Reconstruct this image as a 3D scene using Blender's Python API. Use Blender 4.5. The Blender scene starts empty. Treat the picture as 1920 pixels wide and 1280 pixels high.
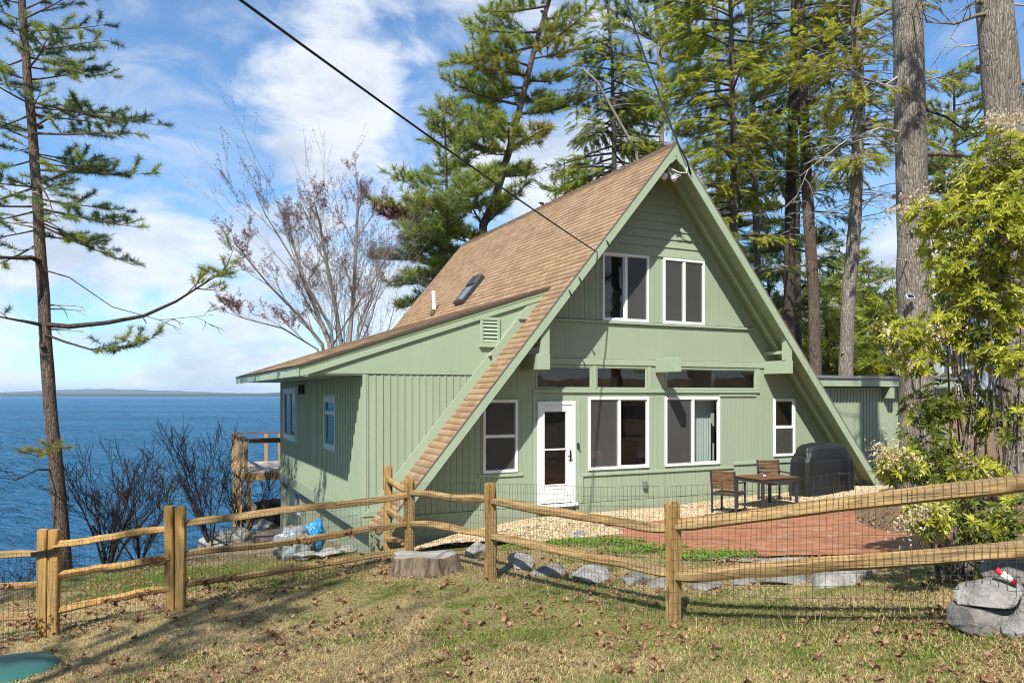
import bpy, bmesh, math, random
import numpy as np
from mathutils import Vector, Matrix
R = math.radians
rnd = random.Random(7)
scn = bpy.context.scene
col = scn.collection

# ------------------------------------------------------------------ camera, sky, sun, exposure
EYE = 2.2
F = 1432.0                      # focal length in pixels of a 1920 px wide picture
cam_d = bpy.data.cameras.new('camera'); cam = bpy.data.objects.new('camera', cam_d); col.objects.link(cam)
cam.location = (0, 0, EYE); cam.rotation_euler = (R(90), 0, 0)
cam_d.sensor_width = 36; cam_d.lens = F/1920*36; cam_d.shift_y = 100/1920
cam_d.clip_start = 0.1; cam_d.clip_end = 20000
scn.camera = cam
SUN_DIR = Vector((-0.329*0.999, -0.98, 1.22)).normalized()       # towards the sun
sun_el = math.asin(SUN_DIR.z); sun_az = math.atan2(SUN_DIR.x, SUN_DIR.y)
w = bpy.data.worlds.new('World'); scn.world = w; w.use_nodes = True
SUN_STRENGTH = 5.0; SKY_STRENGTH = 0.078; EXPOSURE = 0.63
CLOUD = (8.0, 8.4, 9.0)

def build_world():
    nt = w.node_tree; n = nt.nodes; l = nt.links; n.clear()
    out = n.new('ShaderNodeOutputWorld'); bg = n.new('ShaderNodeBackground'); bg.inputs[1].default_value = SKY_STRENGTH
    sky = n.new('ShaderNodeTexSky'); sky.sky_type = 'NISHITA'; sky.sun_disc = False
    sky.sun_elevation = sun_el; sky.sun_rotation = sun_az; sky.air_density = 1.0; sky.dust_density = 0.3; sky.ozone_density = 2.5
    tc = n.new('ShaderNodeTexCoord')
    def noise(scale, vec, detail=9, rough=.55, dist=0.0):
        t = n.new('ShaderNodeTexNoise'); t.inputs['Scale'].default_value = scale; t.inputs['Detail'].default_value = detail
        t.inputs['Roughness'].default_value = rough; t.inputs['Distortion'].default_value = dist; l.new(vec, t.inputs['Vector']); return t.outputs['Fac']
    def math_(op, a, b=None, clamp=False):
        m = n.new('ShaderNodeMath'); m.operation = op; m.use_clamp = clamp
        for i, x in enumerate((a, b)):
            if x is None: continue
            if hasattr(x, 'is_output'): l.new(x, m.inputs[i])
            else: m.inputs[i].default_value = x
        return m.outputs[0]
    def smooth(x, a, b):
        m = n.new('ShaderNodeMapRange'); m.interpolation_type = 'SMOOTHSTEP'; l.new(x, m.inputs[0])
        m.inputs[1].default_value = a; m.inputs[2].default_value = b; return m.outputs[0]
    mp = n.new('ShaderNodeMapping'); mp.inputs['Scale'].default_value = (1.0, 1.0, 2.3); mp.inputs['Location'].default_value = (0.37, 0.1, 0.02)
    l.new(tc.outputs['Generated'], mp.inputs[0]); v = mp.outputs[0]
    big = noise(3.1, v, 8, .52, .25); wisp = noise(6.0, v, 10, .62, .9)
    sep = n.new('ShaderNodeSeparateXYZ'); l.new(tc.outputs['Generated'], sep.inputs[0])
    # more cloud towards the horizon
    low = math_('MULTIPLY', smooth(sep.outputs[2], 0.34, 0.02), 0.20)
    # one cumulus heap standing over the bay, one clear hole to its left
    def lump(d, r0, r1, amt):
        dot = n.new('ShaderNodeVectorMath'); dot.operation = 'DOT_PRODUCT'; nv = n.new('ShaderNodeVectorMath'); nv.operation = 'NORMALIZE'
        l.new(tc.outputs['Generated'], nv.inputs[0]); l.new(nv.outputs[0], dot.inputs[0]); dot.inputs[1].default_value = Vector(d).normalized()
        return math_('MULTIPLY', smooth(dot.outputs['Value'], math.cos(r1), math.cos(r0)), amt)
    f = math_('ADD', big, low)
    f = math_('ADD', f, lump((-.27, 1, .405), R(1), R(7.5), .34))
    f = math_('ADD', f, lump((-.05, 1, .45), R(4), R(18), .10))
    f = math_('ADD', f, lump((-.45, 1, .28), R(2), R(13), .12))
    f = math_('ADD', f, lump((-.50, 1, .46), R(5), R(15), -.24))
    f = math_('ADD', f, lump((-.36, 1, .245), R(.5), R(6), -.16))
    f = math_('ADD', f, math_('MULTIPLY', math_('SUBTRACT', wisp, .5), .55))
    mask = smooth(f, .50, .74)
    mask = math_('MAXIMUM', mask, math_('ADD', math_('MULTIPLY', smooth(wisp, .38, .76), .52), .05))
    shade = noise(7.0, v, 6, .6)
    cc = n.new('ShaderNodeMixRGB'); cc.inputs[1].default_value = (CLOUD[0]*.66, CLOUD[1]*.71, CLOUD[2]*.80, 1); cc.inputs[2].default_value = CLOUD + (1,)
    l.new(smooth(shade, .32, .62), cc.inputs[0])
    tint = n.new('ShaderNodeMixRGB'); tint.blend_type = 'MULTIPLY'; tint.inputs[0].default_value = 1; tint.inputs[2].default_value = (0.92, 1.34, 1.62, 1)
    l.new(sky.outputs[0], tint.inputs[1])
    mx = n.new('ShaderNodeMixRGB'); l.new(math_('MULTIPLY', mask, .93), mx.inputs[0]); l.new(tint.outputs[0], mx.inputs[1]); l.new(cc.outputs[0], mx.inputs[2])
    l.new(mx.outputs[0], bg.inputs[0]); l.new(bg.outputs[0], out.inputs[0])
build_world()
sd = bpy.data.lights.new('sun', 'SUN'); sd.energy = SUN_STRENGTH; sd.angle = R(0.53); sd.color = (1.0, 0.955, 0.87)
sun = bpy.data.objects.new('sun', sd); col.objects.link(sun); sun.rotation_euler = SUN_DIR.to_track_quat('Z', 'Y').to_euler()
scn.view_settings.view_transform = 'Standard'; scn.view_settings.look = 'None'; scn.view_settings.exposure = EXPOSURE; scn.view_settings.gamma = 1
scn.view_settings.use_curve_mapping = False
scn.cycles.use_denoising = True; scn.cycles.filter_width = 1.1
scn.cycles.max_bounces = 8; scn.cycles.diffuse_bounces = 3; scn.cycles.glossy_bounces = 3; scn.cycles.transmission_bounces = 4
scn.cycles.transparent_max_bounces = 12; scn.cycles.volume_bounces = 0
scn.cycles.caustics_reflective = False; scn.cycles.caustics_refractive = False; scn.cycles.sample_clamp_indirect = 6

def at(px, py, Y):               # point seen at (px, py) of the 1920 x 1280 photograph, Y metres in front
    return Vector(((px-960)/F*Y, Y, EYE-(py-740)/F*Y))

# ------------------------------------------------------------------ materials
class NT:
    def __init__(s, name):
        s.m = bpy.data.materials.new(name); s.m.use_nodes = True; s.t = s.m.node_tree; s.n = s.t.nodes; s.l = s.t.links; s.n.clear()
        s.out = s.n.new('ShaderNodeOutputMaterial'); s.b = s.n.new('ShaderNodeBsdfPrincipled'); s.l.new(s.b.outputs[0], s.out.inputs[0])
        s.tc = s.n.new('ShaderNodeTexCoord')
    def val(s, x, sock):
        if hasattr(x, 'is_output'): s.l.new(x, sock)
        elif isinstance(x, (tuple, list)) and len(sock.default_value) == 4 and len(x) == 3: sock.default_value = tuple(x)+(1,)
        else: sock.default_value = x
    def coord(s, scale=(1,1,1), rot=(0,0,0), kind='Object', loc=(0,0,0)):
        mp = s.n.new('ShaderNodeMapping'); mp.inputs['Scale'].default_value = scale; mp.inputs['Rotation'].default_value = rot; mp.inputs['Location'].default_value = loc
        s.l.new(s.tc.outputs[kind], mp.inputs[0]); return mp.outputs[0]
    def world(s, scale=(1,1,1)):
        g = s.n.new('ShaderNodeNewGeometry'); mp = s.n.new('ShaderNodeMapping'); mp.inputs['Scale'].default_value = scale
        s.l.new(g.outputs['Position'], mp.inputs[0]); return mp.outputs[0]
    def noise(s, scale, vec=None, detail=4, rough=.55, dist=0):
        t = s.n.new('ShaderNodeTexNoise'); t.inputs['Scale'].default_value = scale; t.inputs['Detail'].default_value = detail
        t.inputs['Roughness'].default_value = rough; t.inputs['Distortion'].default_value = dist
        s.l.new(vec if vec is not None else s.tc.outputs['Object'], t.inputs['Vector']); return t.outputs['Fac']
    def voro(s, scale, vec=None, feature='F1', out='Distance'):
        t = s.n.new('ShaderNodeTexVoronoi'); t.feature = feature; t.inputs['Scale'].default_value = scale
        s.l.new(vec if vec is not None else s.tc.outputs['Object'], t.inputs['Vector']); return t.outputs[out]
    def wave(s, scale, vec=None, dist=0, detail=2, typ='BANDS', dirn='X', dscale=1):
        t = s.n.new('ShaderNodeTexWave'); t.wave_type = typ
        if typ == 'BANDS': t.bands_direction = dirn
        t.inputs['Scale'].default_value = scale; t.inputs['Distortion'].default_value = dist; t.inputs['Detail'].default_value = detail; t.inputs['Detail Scale'].default_value = dscale
        s.l.new(vec if vec is not None else s.tc.outputs['Object'], t.inputs['Vector']); return t.outputs['Fac']
    def ramp(s, fac, stops, interp='LINEAR'):
        r = s.n.new('ShaderNodeValToRGB'); r.color_ramp.interpolation = interp; e = r.color_ramp.elements
        while len(e) < len(stops): e.new(.5)
        for i, (p, c) in enumerate(stops):
            e[i].position = p; e[i].color = tuple(c)+(1,) if len(c) == 3 else c
        s.l.new(fac, r.inputs[0]); return r.outputs[0]
    def mix(s, fac, a, b, blend='MIX'):
        m = s.n.new('ShaderNodeMixRGB'); m.blend_type = blend
        s.val(fac, m.inputs[0]); s.val(a, m.inputs[1]); s.val(b, m.inputs[2]); return m.outputs[0]
    def math(s, op, a, b=0.0, clamp=False):
        m = s.n.new('ShaderNodeMath'); m.operation = op; m.use_clamp = clamp; s.val(a, m.inputs[0]); s.val(b, m.inputs[1]); return m.outputs[0]
    def mr(s, x, a, b, c=0, d=1):
        m = s.n.new('ShaderNodeMapRange'); m.interpolation_type = 'SMOOTHSTEP'; s.l.new(x, m.inputs[0])
        for i, q in enumerate((a, b, c, d)): m.inputs[i+1].default_value = q
        return m.outputs[0]
    def island(s):
        g = s.n.new('ShaderNodeNewGeometry'); return g.outputs['Random Per Island']
    def bump(s, h, strength=.4, dist=.02, prev=None):
        b = s.n.new('ShaderNodeBump'); b.inputs['Strength'].default_value = strength; b.inputs['Distance'].default_value = dist
        s.l.new(h, b.inputs['Height'])
        if prev is not None: s.l.new(prev, b.inputs['Normal'])
        return b.outputs[0]
    def done(s, color, rough=.6, spec=.3, normal=None, metal=0, trans=0):
        s.val(color, s.b.inputs['Base Color']); s.val(rough, s.b.inputs['Roughness']); s.b.inputs['Specular IOR Level'].default_value = spec
        s.b.inputs['Metallic'].default_value = metal
        if normal is not None: s.l.new(normal, s.b.inputs['Normal'])
        if trans:
            tr = s.n.new('ShaderNodeBsdfTranslucent'); ms = s.n.new('ShaderNodeMixShader'); ms.inputs[0].default_value = trans
            s.val(color, tr.inputs[0]); s.l.new(s.b.outputs[0], ms.inputs[1]); s.l.new(tr.outputs[0], ms.inputs[2]); s.l.new(ms.outputs[0], s.out.inputs[0])
        return s.m
def simple(name, c, rough=.5, spec=.3, metal=0, var=.12, nscale=3.0, bump=0, bscale=40):
    t = NT(name); f = t.noise(nscale, detail=6)
    cc = t.mix(f, tuple(x*(1-var) for x in c), tuple(min(1, x*(1+var)) for x in c))
    return t.done(cc, rough, spec, t.bump(t.noise(bscale, detail=5), bump, .01) if bump else None, metal)

GREEN = (0.315, 0.378, 0.267)
def paint_mat(name, c=GREEN, groove=None):
    t = NT(name); v = t.coord((1, 1, .35)); f = t.noise(2.2, v, 7, .6); g = t.noise(.5, t.coord(), 4)
    cc = t.mix(f, tuple(x*.90 for x in c), tuple(x*1.07 for x in c)); cc = t.mix(t.mr(g, .5, .75, 0, .25), cc, (c[0]*.95, c[1]*.98, c[2]*.97))
    d = t.noise(9, t.coord((1, 1, .12)), 8, .7); cc = t.mix(t.mr(d, .54, .78, 0, .58), cc, (c[0]*.72, c[1]*.70, c[2]*.66)); fd = t.noise(1.1, t.coord((1, 1, .5)), 6, .65); cc = t.mix(t.mr(fd, .5, .72, 0, .35), cc, (c[0]*1.10, c[1]*1.06, c[2]*1.08)); sz = t.n.new('ShaderNodeSeparateXYZ'); t.l.new(t.tc.outputs['Object'], sz.inputs[0]); sp = t.mr(t.math('ADD', sz.outputs[2], t.math('MULTIPLY', t.noise(6, None, 6, .7), .7)), .55, .05, 0, .5); cc = t.mix(sp, cc, (.20, .19, .125))
    h = t.noise(60, t.coord((1, 1, .08)), 5)
    return t.done(cc, .62, .25, t.bump(h, .18, .004))
M = {}
M['green'] = paint_mat('green_paint')
M['green_trim'] = paint_mat('green_trim_paint', (0.335, 0.412, 0.290))
M['soffit'] = paint_mat('soffit_paint', (0.29, 0.345, 0.20))
M['white'] = simple('white_vinyl', (0.80, 0.81, 0.80), .35, .4, var=.04)
M['black_metal'] = simple('black_metal', (0.012, 0.012, 0.013), .45, .4)
M['dark_metal'] = simple('dark_metal', (0.035, 0.035, 0.037), .45, .45, var=.2)
M['grey_metal'] = simple('grey_metal', (0.30, 0.32, 0.33), .4, .5, metal=.6, var=.15)
def shingle_mat(name, c1, c2, c3, sx):
    t = NT(name)
    br = t.n.new('ShaderNodeTexBrick'); br.inputs['Scale'].default_value = 1; br.inputs['Brick Width'].default_value = .26; br.inputs['Row Height'].default_value = .141
    br.inputs['Mortar Size'].default_value = .006; br.inputs['Mortar Smooth'].default_value = .3; br.inputs['Bias'].default_value = -.1; br.offset = .37
    br.inputs['Color1'].default_value = c1+(1,); br.inputs['Color2'].default_value = c2+(1,); br.inputs['Mortar'].default_value = c3+(1,)
    t.l.new(t.tc.outputs['UV'], br.inputs['Vector'])
    f = t.noise(130, detail=3); g = t.noise(.7, detail=5, rough=.6)
    cc = t.mix(t.mr(f, .35, .7, 0, .45), br.outputs['Color'], tuple(x*.55 for x in c1)); cc = t.mix(t.mr(g, .45, .75, 0, .35), cc, tuple(x*.78 for x in c1))
    st = t.noise(5, t.coord((1, 3, .2)), 6, .65); cc = t.mix(t.mr(st, .58, .8, 0, .4), cc, (c1[0]*.62, c1[1]*.6, c1[2]*.6))
    return t.done(cc, .9, .15, t.bump(t.noise(180, detail=2), .5, .004))
M['shingle'] = shingle_mat('brown_shingles', (0.425, 0.285, 0.170), (0.265, 0.170, 0.098), (0.080, 0.052, 0.035), 1)
def glass_mat():
    t = NT('window_glass'); t.n.remove(t.b)
    g = t.n.new('ShaderNodeBsdfGlossy'); g.inputs['Roughness'].default_value = .012; g.inputs['Color'].default_value = (.9, .95, .95, 1)
    bp = t.bump(t.noise(1.6, detail=2), .06, .05); t.l.new(bp, g.inputs['Normal'])
    tr = t.n.new('ShaderNodeBsdfTransparent'); tr.inputs[0].default_value = (.74, .78, .77, 1)
    fr = t.n.new('ShaderNodeFresnel'); ge = t.n.new('ShaderNodeNewGeometry'); t.l.new(t.mix(ge.outputs['Backfacing'], (1.7, 1.7, 1.7), (1/1.7, 1/1.7, 1/1.7)), fr.inputs[0]); ms = t.n.new('ShaderNodeMixShader')
    t.l.new(fr.outputs[0], ms.inputs[0]); t.l.new(tr.outputs[0], ms.inputs[1]); t.l.new(g.outputs[0], ms.inputs[2]); t.l.new(ms.outputs[0], t.out.inputs[0]); return t.m
M['glass'] = glass_mat()
def screen_mat():
    t = NT('insect_screen'); t.val(t.mix(t.noise(.9, t.world(), 3), (.05, .052, .052), (.11, .112, .108)), t.b.inputs['Base Color']); t.b.inputs['Roughness'].default_value = .7
    tr = t.n.new('ShaderNodeBsdfTransparent'); ms = t.n.new('ShaderNodeMixShader'); ms.inputs[0].default_value = .36
    t.l.new(t.b.outputs[0], ms.inputs[1]); t.l.new(tr.outputs[0], ms.inputs[2]); t.l.new(ms.outputs[0], t.out.inputs[0]); return t.m
M['screen'] = screen_mat()
def wood_mat(name, c1, c2, c3, along='X', gs=9.0, bumps=.5):
    t = NT(name); sc = {'X': (.12, 1, 1), 'Z': (1, 1, .12), 'Y': (1, .12, 1)}[along]
    v = t.coord(sc); f = t.noise(gs*2, v, 8, .65, .6); k = t.noise(gs*7, v, 5, .7)
    cc = t.ramp(f, [(.34, c3), (.48, c1), (.62, c2)]); cc = t.mix(t.mr(k, .50, .66, 0, .6), cc, tuple(x*.40 for x in c1))
    big = t.noise(1.3, t.world(), 4); cc = t.mix(t.mr(big, .4, .7, 0, .4), cc, (c1[0]*.72, c1[1]*.76, c1[2]*.72))
    crack = t.noise(gs*1.7, t.coord(tuple(x*.35 if x < 1 else x*1.4 for x in sc)), 9, .75, 1.2); cc = t.mix(t.mr(crack, .55, .61, 0, .75), cc, tuple(x*.18 for x in c1)); gy = t.noise(2.6, t.coord(sc), 7, .7); cc = t.mix(t.mr(gy, .48, .68, 0, .55), cc, (c1[0]*.80, c1[1]*.98, c1[2]*1.5)); kn = t.voro(5.5, t.coord(tuple(x*3 if x < 1 else x for x in sc))); cc = t.mix(t.mr(kn, .08, .24, .85, 0), cc, (c1[0]*.30, c1[1]*.25, c1[2]*.25))
    return t.done(cc, .8, .2, t.bump(k, bumps, .006, t.bump(f, .4, .01)))
M['rail_wood'] = wood_mat('split_rail_wood', (0.33, 0.205, 0.082), (0.46, 0.315, 0.145), (0.19, 0.118, 0.052), 'X')
M['post_wood'] = wood_mat('post_wood', (0.36, 0.220, 0.080), (0.47, 0.310, 0.128), (0.23, 0.138, 0.054), 'Z')
M['gate_wood'] = wood_mat('gate_wood', (0.42, 0.245, 0.080), (0.52, 0.325, 0.118), (0.31, 0.175, 0.056), 'Z', bumps=.3)
M['deck_wood'] = wood_mat('deck_wood', (0.42, 0.25, 0.10), (0.52, 0.33, 0.15), (0.30, 0.17, 0.07), 'Z', bumps=.2)
M['deck_grey'] = wood_mat('deck_boards_wood', (0.42, 0.36, 0.31), (0.5, 0.44, 0.38), (0.32, 0.27, 0.23), 'X', bumps=.2)
M['cap_wood'] = wood_mat('deck_cap_wood', (0.15, 0.085, 0.05), (0.2, 0.115, 0.065), (0.1, 0.06, 0.035), 'X', bumps=.2)
M['seat_wood'] = wood_mat('seat_slat_wood', (0.145, 0.070, 0.036), (0.20, 0.100, 0.052), (0.095, 0.045, 0.024), 'X', bumps=.15)
def bark_mat(name, c1, c2, dark, s=1.0):
    t = NT(name); v = t.coord((1, 1, .16)); f = t.voro(24*s, t.coord((1, 1, .16)), 'DISTANCE_TO_EDGE'); g = t.noise(19*s, v, 9, .72, .5); h = t.noise(1.6, t.coord((1, 1, .5)), 6)
    cc = t.ramp(g, [(.3, dark), (.5, c1), (.72, c2)]); cc = t.mix(t.mr(f, .0, .10, .40, 0), cc, dark); cc = t.mix(t.mr(h, .42, .7, 0, .5), cc, tuple(x*.6 for x in c1))
    return t.done(cc, .92, .1, t.bump(t.math('ADD', t.math('MULTIPLY', t.mr(f, 0, .2), .6), g), 1.0, .03))
M['bark_grey'] = bark_mat('grey_pine_bark', (0.285, 0.245, 0.205), (0.43, 0.39, 0.335), (0.10, 0.08, 0.064))
M['bark_brown'] = bark_mat('brown_bark', (0.17, 0.125, 0.098), (0.26, 0.205, 0.165), (0.06, 0.045, 0.036), 1.3)
M['bark_dark'] = bark_mat('dark_bark', (0.10, 0.078, 0.065), (0.16, 0.13, 0.108), (0.04, 0.032, 0.027), 1.3)
M['bark_pale'] = bark_mat('pale_bark', (0.34, 0.31, 0.275), (0.46, 0.435, 0.40), (0.15, 0.13, 0.11), 1.2)
M['twig_dark'] = simple('dark_twig_bark', (0.035, 0.026, 0.024), .9, .1, var=.35, nscale=8)
M['twig_pale'] = simple('dead_branch_bark', (0.36, 0.34, 0.31), .9, .1, var=.3, nscale=8)
def leaf_mat(name, c1, c2, c3, trans=.3, rough=.55, spec=.25, ns=.8):
    t = NT(name); i = t.island(); f = t.noise(ns, t.world(), 4)
    cc = t.ramp(i, [(.05, c1), (.5, c2), (.95, c3)]); cc = t.mix(t.mr(f, .38, .66, 0, .5), cc, c1)
    return t.done(cc, rough, spec, trans=trans)
M['needle'] = leaf_mat('pine_needles', (0.17, 0.235, 0.048), (0.34, 0.40, 0.075), (0.53, 0.54, 0.10), .5)
M['needle_blue'] = leaf_mat('blue_pine_needles', (0.135, 0.205, 0.085), (0.26, 0.34, 0.115), (0.41, 0.47, 0.13), .5)
M['needle_dark'] = leaf_mat('dark_pine_needles', (0.030, 0.062, 0.024), (0.062, 0.105, 0.034), (0.130, 0.165, 0.045), .3)
M['needle_gold'] = leaf_mat('golden_pine_needles', (0.18, 0.19, 0.03), (0.32, 0.31, 0.045), (0.44, 0.36, 0.08), .4)
M['hemlock'] = leaf_mat('hemlock_sprays', (0.25, 0.285, 0.032), (0.45, 0.47, 0.052), (0.62, 0.59, 0.095), .52)
M['hemlock_dark'] = leaf_mat('dark_hemlock_sprays', (0.125, 0.180, 0.032), (0.25, 0.31, 0.046), (0.41, 0.45, 0.065), .5)
M['pieris'] = leaf_mat('shrub_leaves', (0.32, 0.37, 0.040), (0.54, 0.54, 0.070), (0.70, 0.66, 0.15), .45, .38, .45, 1.6)
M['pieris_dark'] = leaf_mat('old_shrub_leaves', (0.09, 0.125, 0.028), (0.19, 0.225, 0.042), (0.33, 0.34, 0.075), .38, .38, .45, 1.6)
M['flower'] = leaf_mat('cream_flowers', (0.60, 0.45, 0.27), (0.74, 0.62, 0.42), (0.82, 0.74, 0.55), .3)
M['bud'] = leaf_mat('red_buds', (0.075, 0.034, 0.030), (0.26, 0.065, 0.045), (0.46, 0.125, 0.065), .35)
M['grass'] = leaf_mat('grass_blades', (0.125, 0.185, 0.024), (0.21, 0.275, 0.045), (0.32, 0.35, 0.08), .35, .6, .2, 1.2)
M['straw'] = leaf_mat('dry_grass_blades', (0.36, 0.265, 0.115), (0.54, 0.415, 0.20), (0.69, 0.56, 0.31), .2, .8, .1, 1.2)
M['dead_leaf'] = leaf_mat('dead_leaves', (0.135, 0.062, 0.030), (0.27, 0.150, 0.080), (0.47, 0.315, 0.185), .2, .75, .15, 2)
M['clover'] = leaf_mat('clover_leaves', (0.13, 0.24, 0.030), (0.20, 0.33, 0.045), (0.27, 0.39, 0.07), .35, .5, .3, 2)
def pebble_mat():
    t = NT('river_gravel'); i = t.island()
    cc = t.ramp(i, [(0, (.22, .145, .08)), (.25, (.43, .305, .165)), (.5, (.53, .39, .22)), (.75, (.60, .48, .31)), (.9, (.34, .29, .245)), (1, (.68, .60, .46))])
    return t.done(cc, .65, .3)
M['pebble'] = pebble_mat()
def rock_mat(name, c1, c2, dark):
    t = NT(name); f = t.noise(2.6, detail=9, rough=.66, dist=.4); g = t.noise(16, detail=6, rough=.7); li = t.noise(4.5, detail=7, rough=.7)
    cc = t.ramp(f, [(.3, dark), (.5, c1), (.7, c2)]); cc = t.mix(t.mr(g, .5, .68, 0, .5), cc, dark); cc = t.mix(t.mr(li, .6, .7, 0, .55), cc, (.16, .17, .11))
    return t.done(cc, .9, .15, t.bump(t.math('ADD', f, t.math('MULTIPLY', g, .55)), 1.0, .09))
M['rock'] = rock_mat('grey_fieldstone', (.25, .235, .215), (.40, .385, .36), (.085, .080, .072))
M['rock_pale'] = rock_mat('pale_fieldstone', (.34, .325, .30), (.50, .485, .455), (.13, .122, .11))
M['rock_dark'] = rock_mat('dark_shore_stone', (.11, .09, .08), (.20, .175, .155), (.045, .038, .034))

def ground_mat():
    t = NT('ground_surface'); p = t.world()
    a = t.noise(.55, p, 6, .6); b = t.noise(3.2, p, 8, .66); c = t.noise(28, p, 6, .72); d = t.noise(90, p, 4, .7)
    straw = t.mix(t.mr(c, .34, .66), (.20, .145, .070), (.50, .39, .21)); straw = t.mix(t.mr(b, .42, .66, 0, .5), straw, (.33, .225, .12))
    grn = t.mix(t.mr(c, .3, .7), (.045, .075, .014), (.155, .195, .042))
    sep = t.n.new('ShaderNodeSeparateXYZ'); t.l.new(p, sep.inputs[0]); x, y = sep.outputs[0], sep.outputs[1]
    g = t.math('ADD', t.math('MULTIPLY', a, .6), t.math('MULTIPLY', b, .6))
    # lawn beyond the gate is greener, the wood floor on the right is brown needles
    lawn = t.math('MULTIPLY', t.mr(t.math('ADD', t.math('MULTIPLY', x, .8), y), 6.3, 8.3), t.mr(x, -2.2, -3.6))
    g = t.math('ADD', g, t.math('MULTIPLY', lawn, .20)); g = t.math('ADD', g, t.math('MULTIPLY', t.mr(x, -1.2, .3), .03))
    cc = t.mix(t.mr(g, .58, .74), straw, grn)
    wood = t.mr(t.math('ADD', t.math('MULTIPLY', x, 1.0), t.math('MULTIPLY', y, .42)), 9.0, 11.5)
    bare = t.mix(t.mr(c, .3, .7), (.12, .075, .045), (.34, .23, .15))
    cc = t.mix(t.math('MULTIPLY', wood, t.mr(b, .25, .5)), cc, bare)
    back = t.math('MULTIPLY', t.mr(t.math('ADD', y, t.math('MULTIPLY', b, 3)), 15.6, 17.4), t.mr(x, 1.0, -1.0)); cc = t.mix(back, cc, (.20, .155, .115))
    cc = t.mix(t.mr(d, .55, .75, 0, .45), cc, (.075, .05, .03))
    return t.done(cc, .95, .1, t.bump(t.math('ADD', c, t.math('MULTIPLY', d, .5)), .9, .05))
M['ground'] = ground_mat()
def water_mat():
    t = NT('lake_water'); q = t.world((.5, 1.0, 1)); t.b.inputs['IOR'].default_value = 1.33
    h = t.math('ADD', t.noise(2.6, q, 5, .6, .3), t.math('MULTIPLY', t.noise(.35, q, 5, .6), 2.0)); h2 = t.noise(.02, t.world((.4, 1, 1)), 5, .55)
    nb = t.bump(h, 1.0, 1.1); c = t.mix(t.mr(h2, .35, .65), (.022, .118, .232), (.040, .162, .290))
    df = t.n.new('ShaderNodeBsdfDiffuse'); t.val(c, df.inputs[0]); gl = t.n.new('ShaderNodeBsdfGlossy'); gl.inputs['Roughness'].default_value = .30; gl.inputs[0].default_value = (.85, .92, 1, 1); t.l.new(nb, gl.inputs['Normal']); t.l.new(nb, df.inputs['Normal'])
    lw = t.n.new('ShaderNodeFresnel'); lw.inputs[0].default_value = 1.33; t.l.new(nb, lw.inputs['Normal']); ms = t.n.new('ShaderNodeMixShader')     # wind waves keep the mean reflection well below one at grazing view
    t.l.new(t.math('MINIMUM', t.math('MULTIPLY', lw.outputs[0], .75), .36), ms.inputs[0]); t.l.new(df.outputs[0], ms.inputs[1]); t.l.new(gl.outputs[0], ms.inputs[2]); t.l.new(ms.outputs[0], t.out.inputs[0]); t.n.remove(t.b); return t.m
M['water'] = water_mat()
def brick_mat():
    t = NT('brick_paving'); br = t.n.new('ShaderNodeTexBrick'); br.inputs['Scale'].default_value = 1; br.inputs['Brick Width'].default_value = .21; br.inputs['Row Height'].default_value = .105
    br.inputs['Mortar Size'].default_value = .008; br.inputs['Color1'].default_value = (.25, .095, .045, 1); br.inputs['Color2'].default_value = (.39, .165, .082, 1); br.inputs['Mortar'].default_value = (.22, .15, .11, 1)
    t.l.new(t.coord((1, 1, 1), (0, 0, R(25))), br.inputs['Vector']); f = t.noise(2.5, t.world(), 7, .65); g = t.noise(40, t.world(), 5, .7)
    cc = t.mix(t.mr(f, .52, .72, 0, .6), br.outputs['Color'], (.40, .30, .24)); cc = t.mix(t.mr(g, .5, .75, 0, .5), cc, (.24, .095, .06))
    fm = t.math('SUBTRACT', 1.0, br.outputs['Fac']); return t.done(cc, .9, .12, t.bump(g, .35, .01, t.bump(fm, .6, .008)))
M['brick'] = brick_mat()
M['slab'] = rock_mat('concrete_slab', (.38, .35, .32), (.46, .43, .40), (.24, .22, .20))
M['gravel_base'] = simple('gravel_bed', (.33, .245, .145), .95, .1, var=.4, nscale=30, bump=1, bscale=60)
M['cover'] = simple('black_cover_fabric', (.014, .0145, .016), .50, .40, var=.4, nscale=2.5, bump=.25, bscale=9)
M['floor_in'] = simple('interior_floor', (.17, .085, .045), .5, .3)
M['wall_in'] = simple('interior_wall', (.74, .72, .68), .8, .2)
M['curtain'] = simple('curtain_cloth', (.55, .62, .60), .9, .1)
M['wood_in'] = simple('interior_wood', (.22, .10, .05), .5, .3)
M['solar'] = simple('solar_cell', (.012, .016, .03), .2, .6)
M['wire'] = simple('wire_mesh_steel', (.035, .045, .035), .5, .4)
M['cable'] = simple('cable_rubber', (.012, .013, .02), .5, .3)
M['teal'] = simple('teal_plastic', (.028, .105, .092), .5, .35, var=.15, nscale=2, bump=.1)
M['tarp'] = simple('blue_plastic', (.03, .24, .52), .35, .5, var=.2)
M['red'] = simple('red_plastic', (.45, .02, .035), .4, .4)
M['plastic'] = simple('clear_plastic', (.22, .235, .245), .22, .5, var=.25, nscale=5)
M['hinge'] = M['black_metal']

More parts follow.
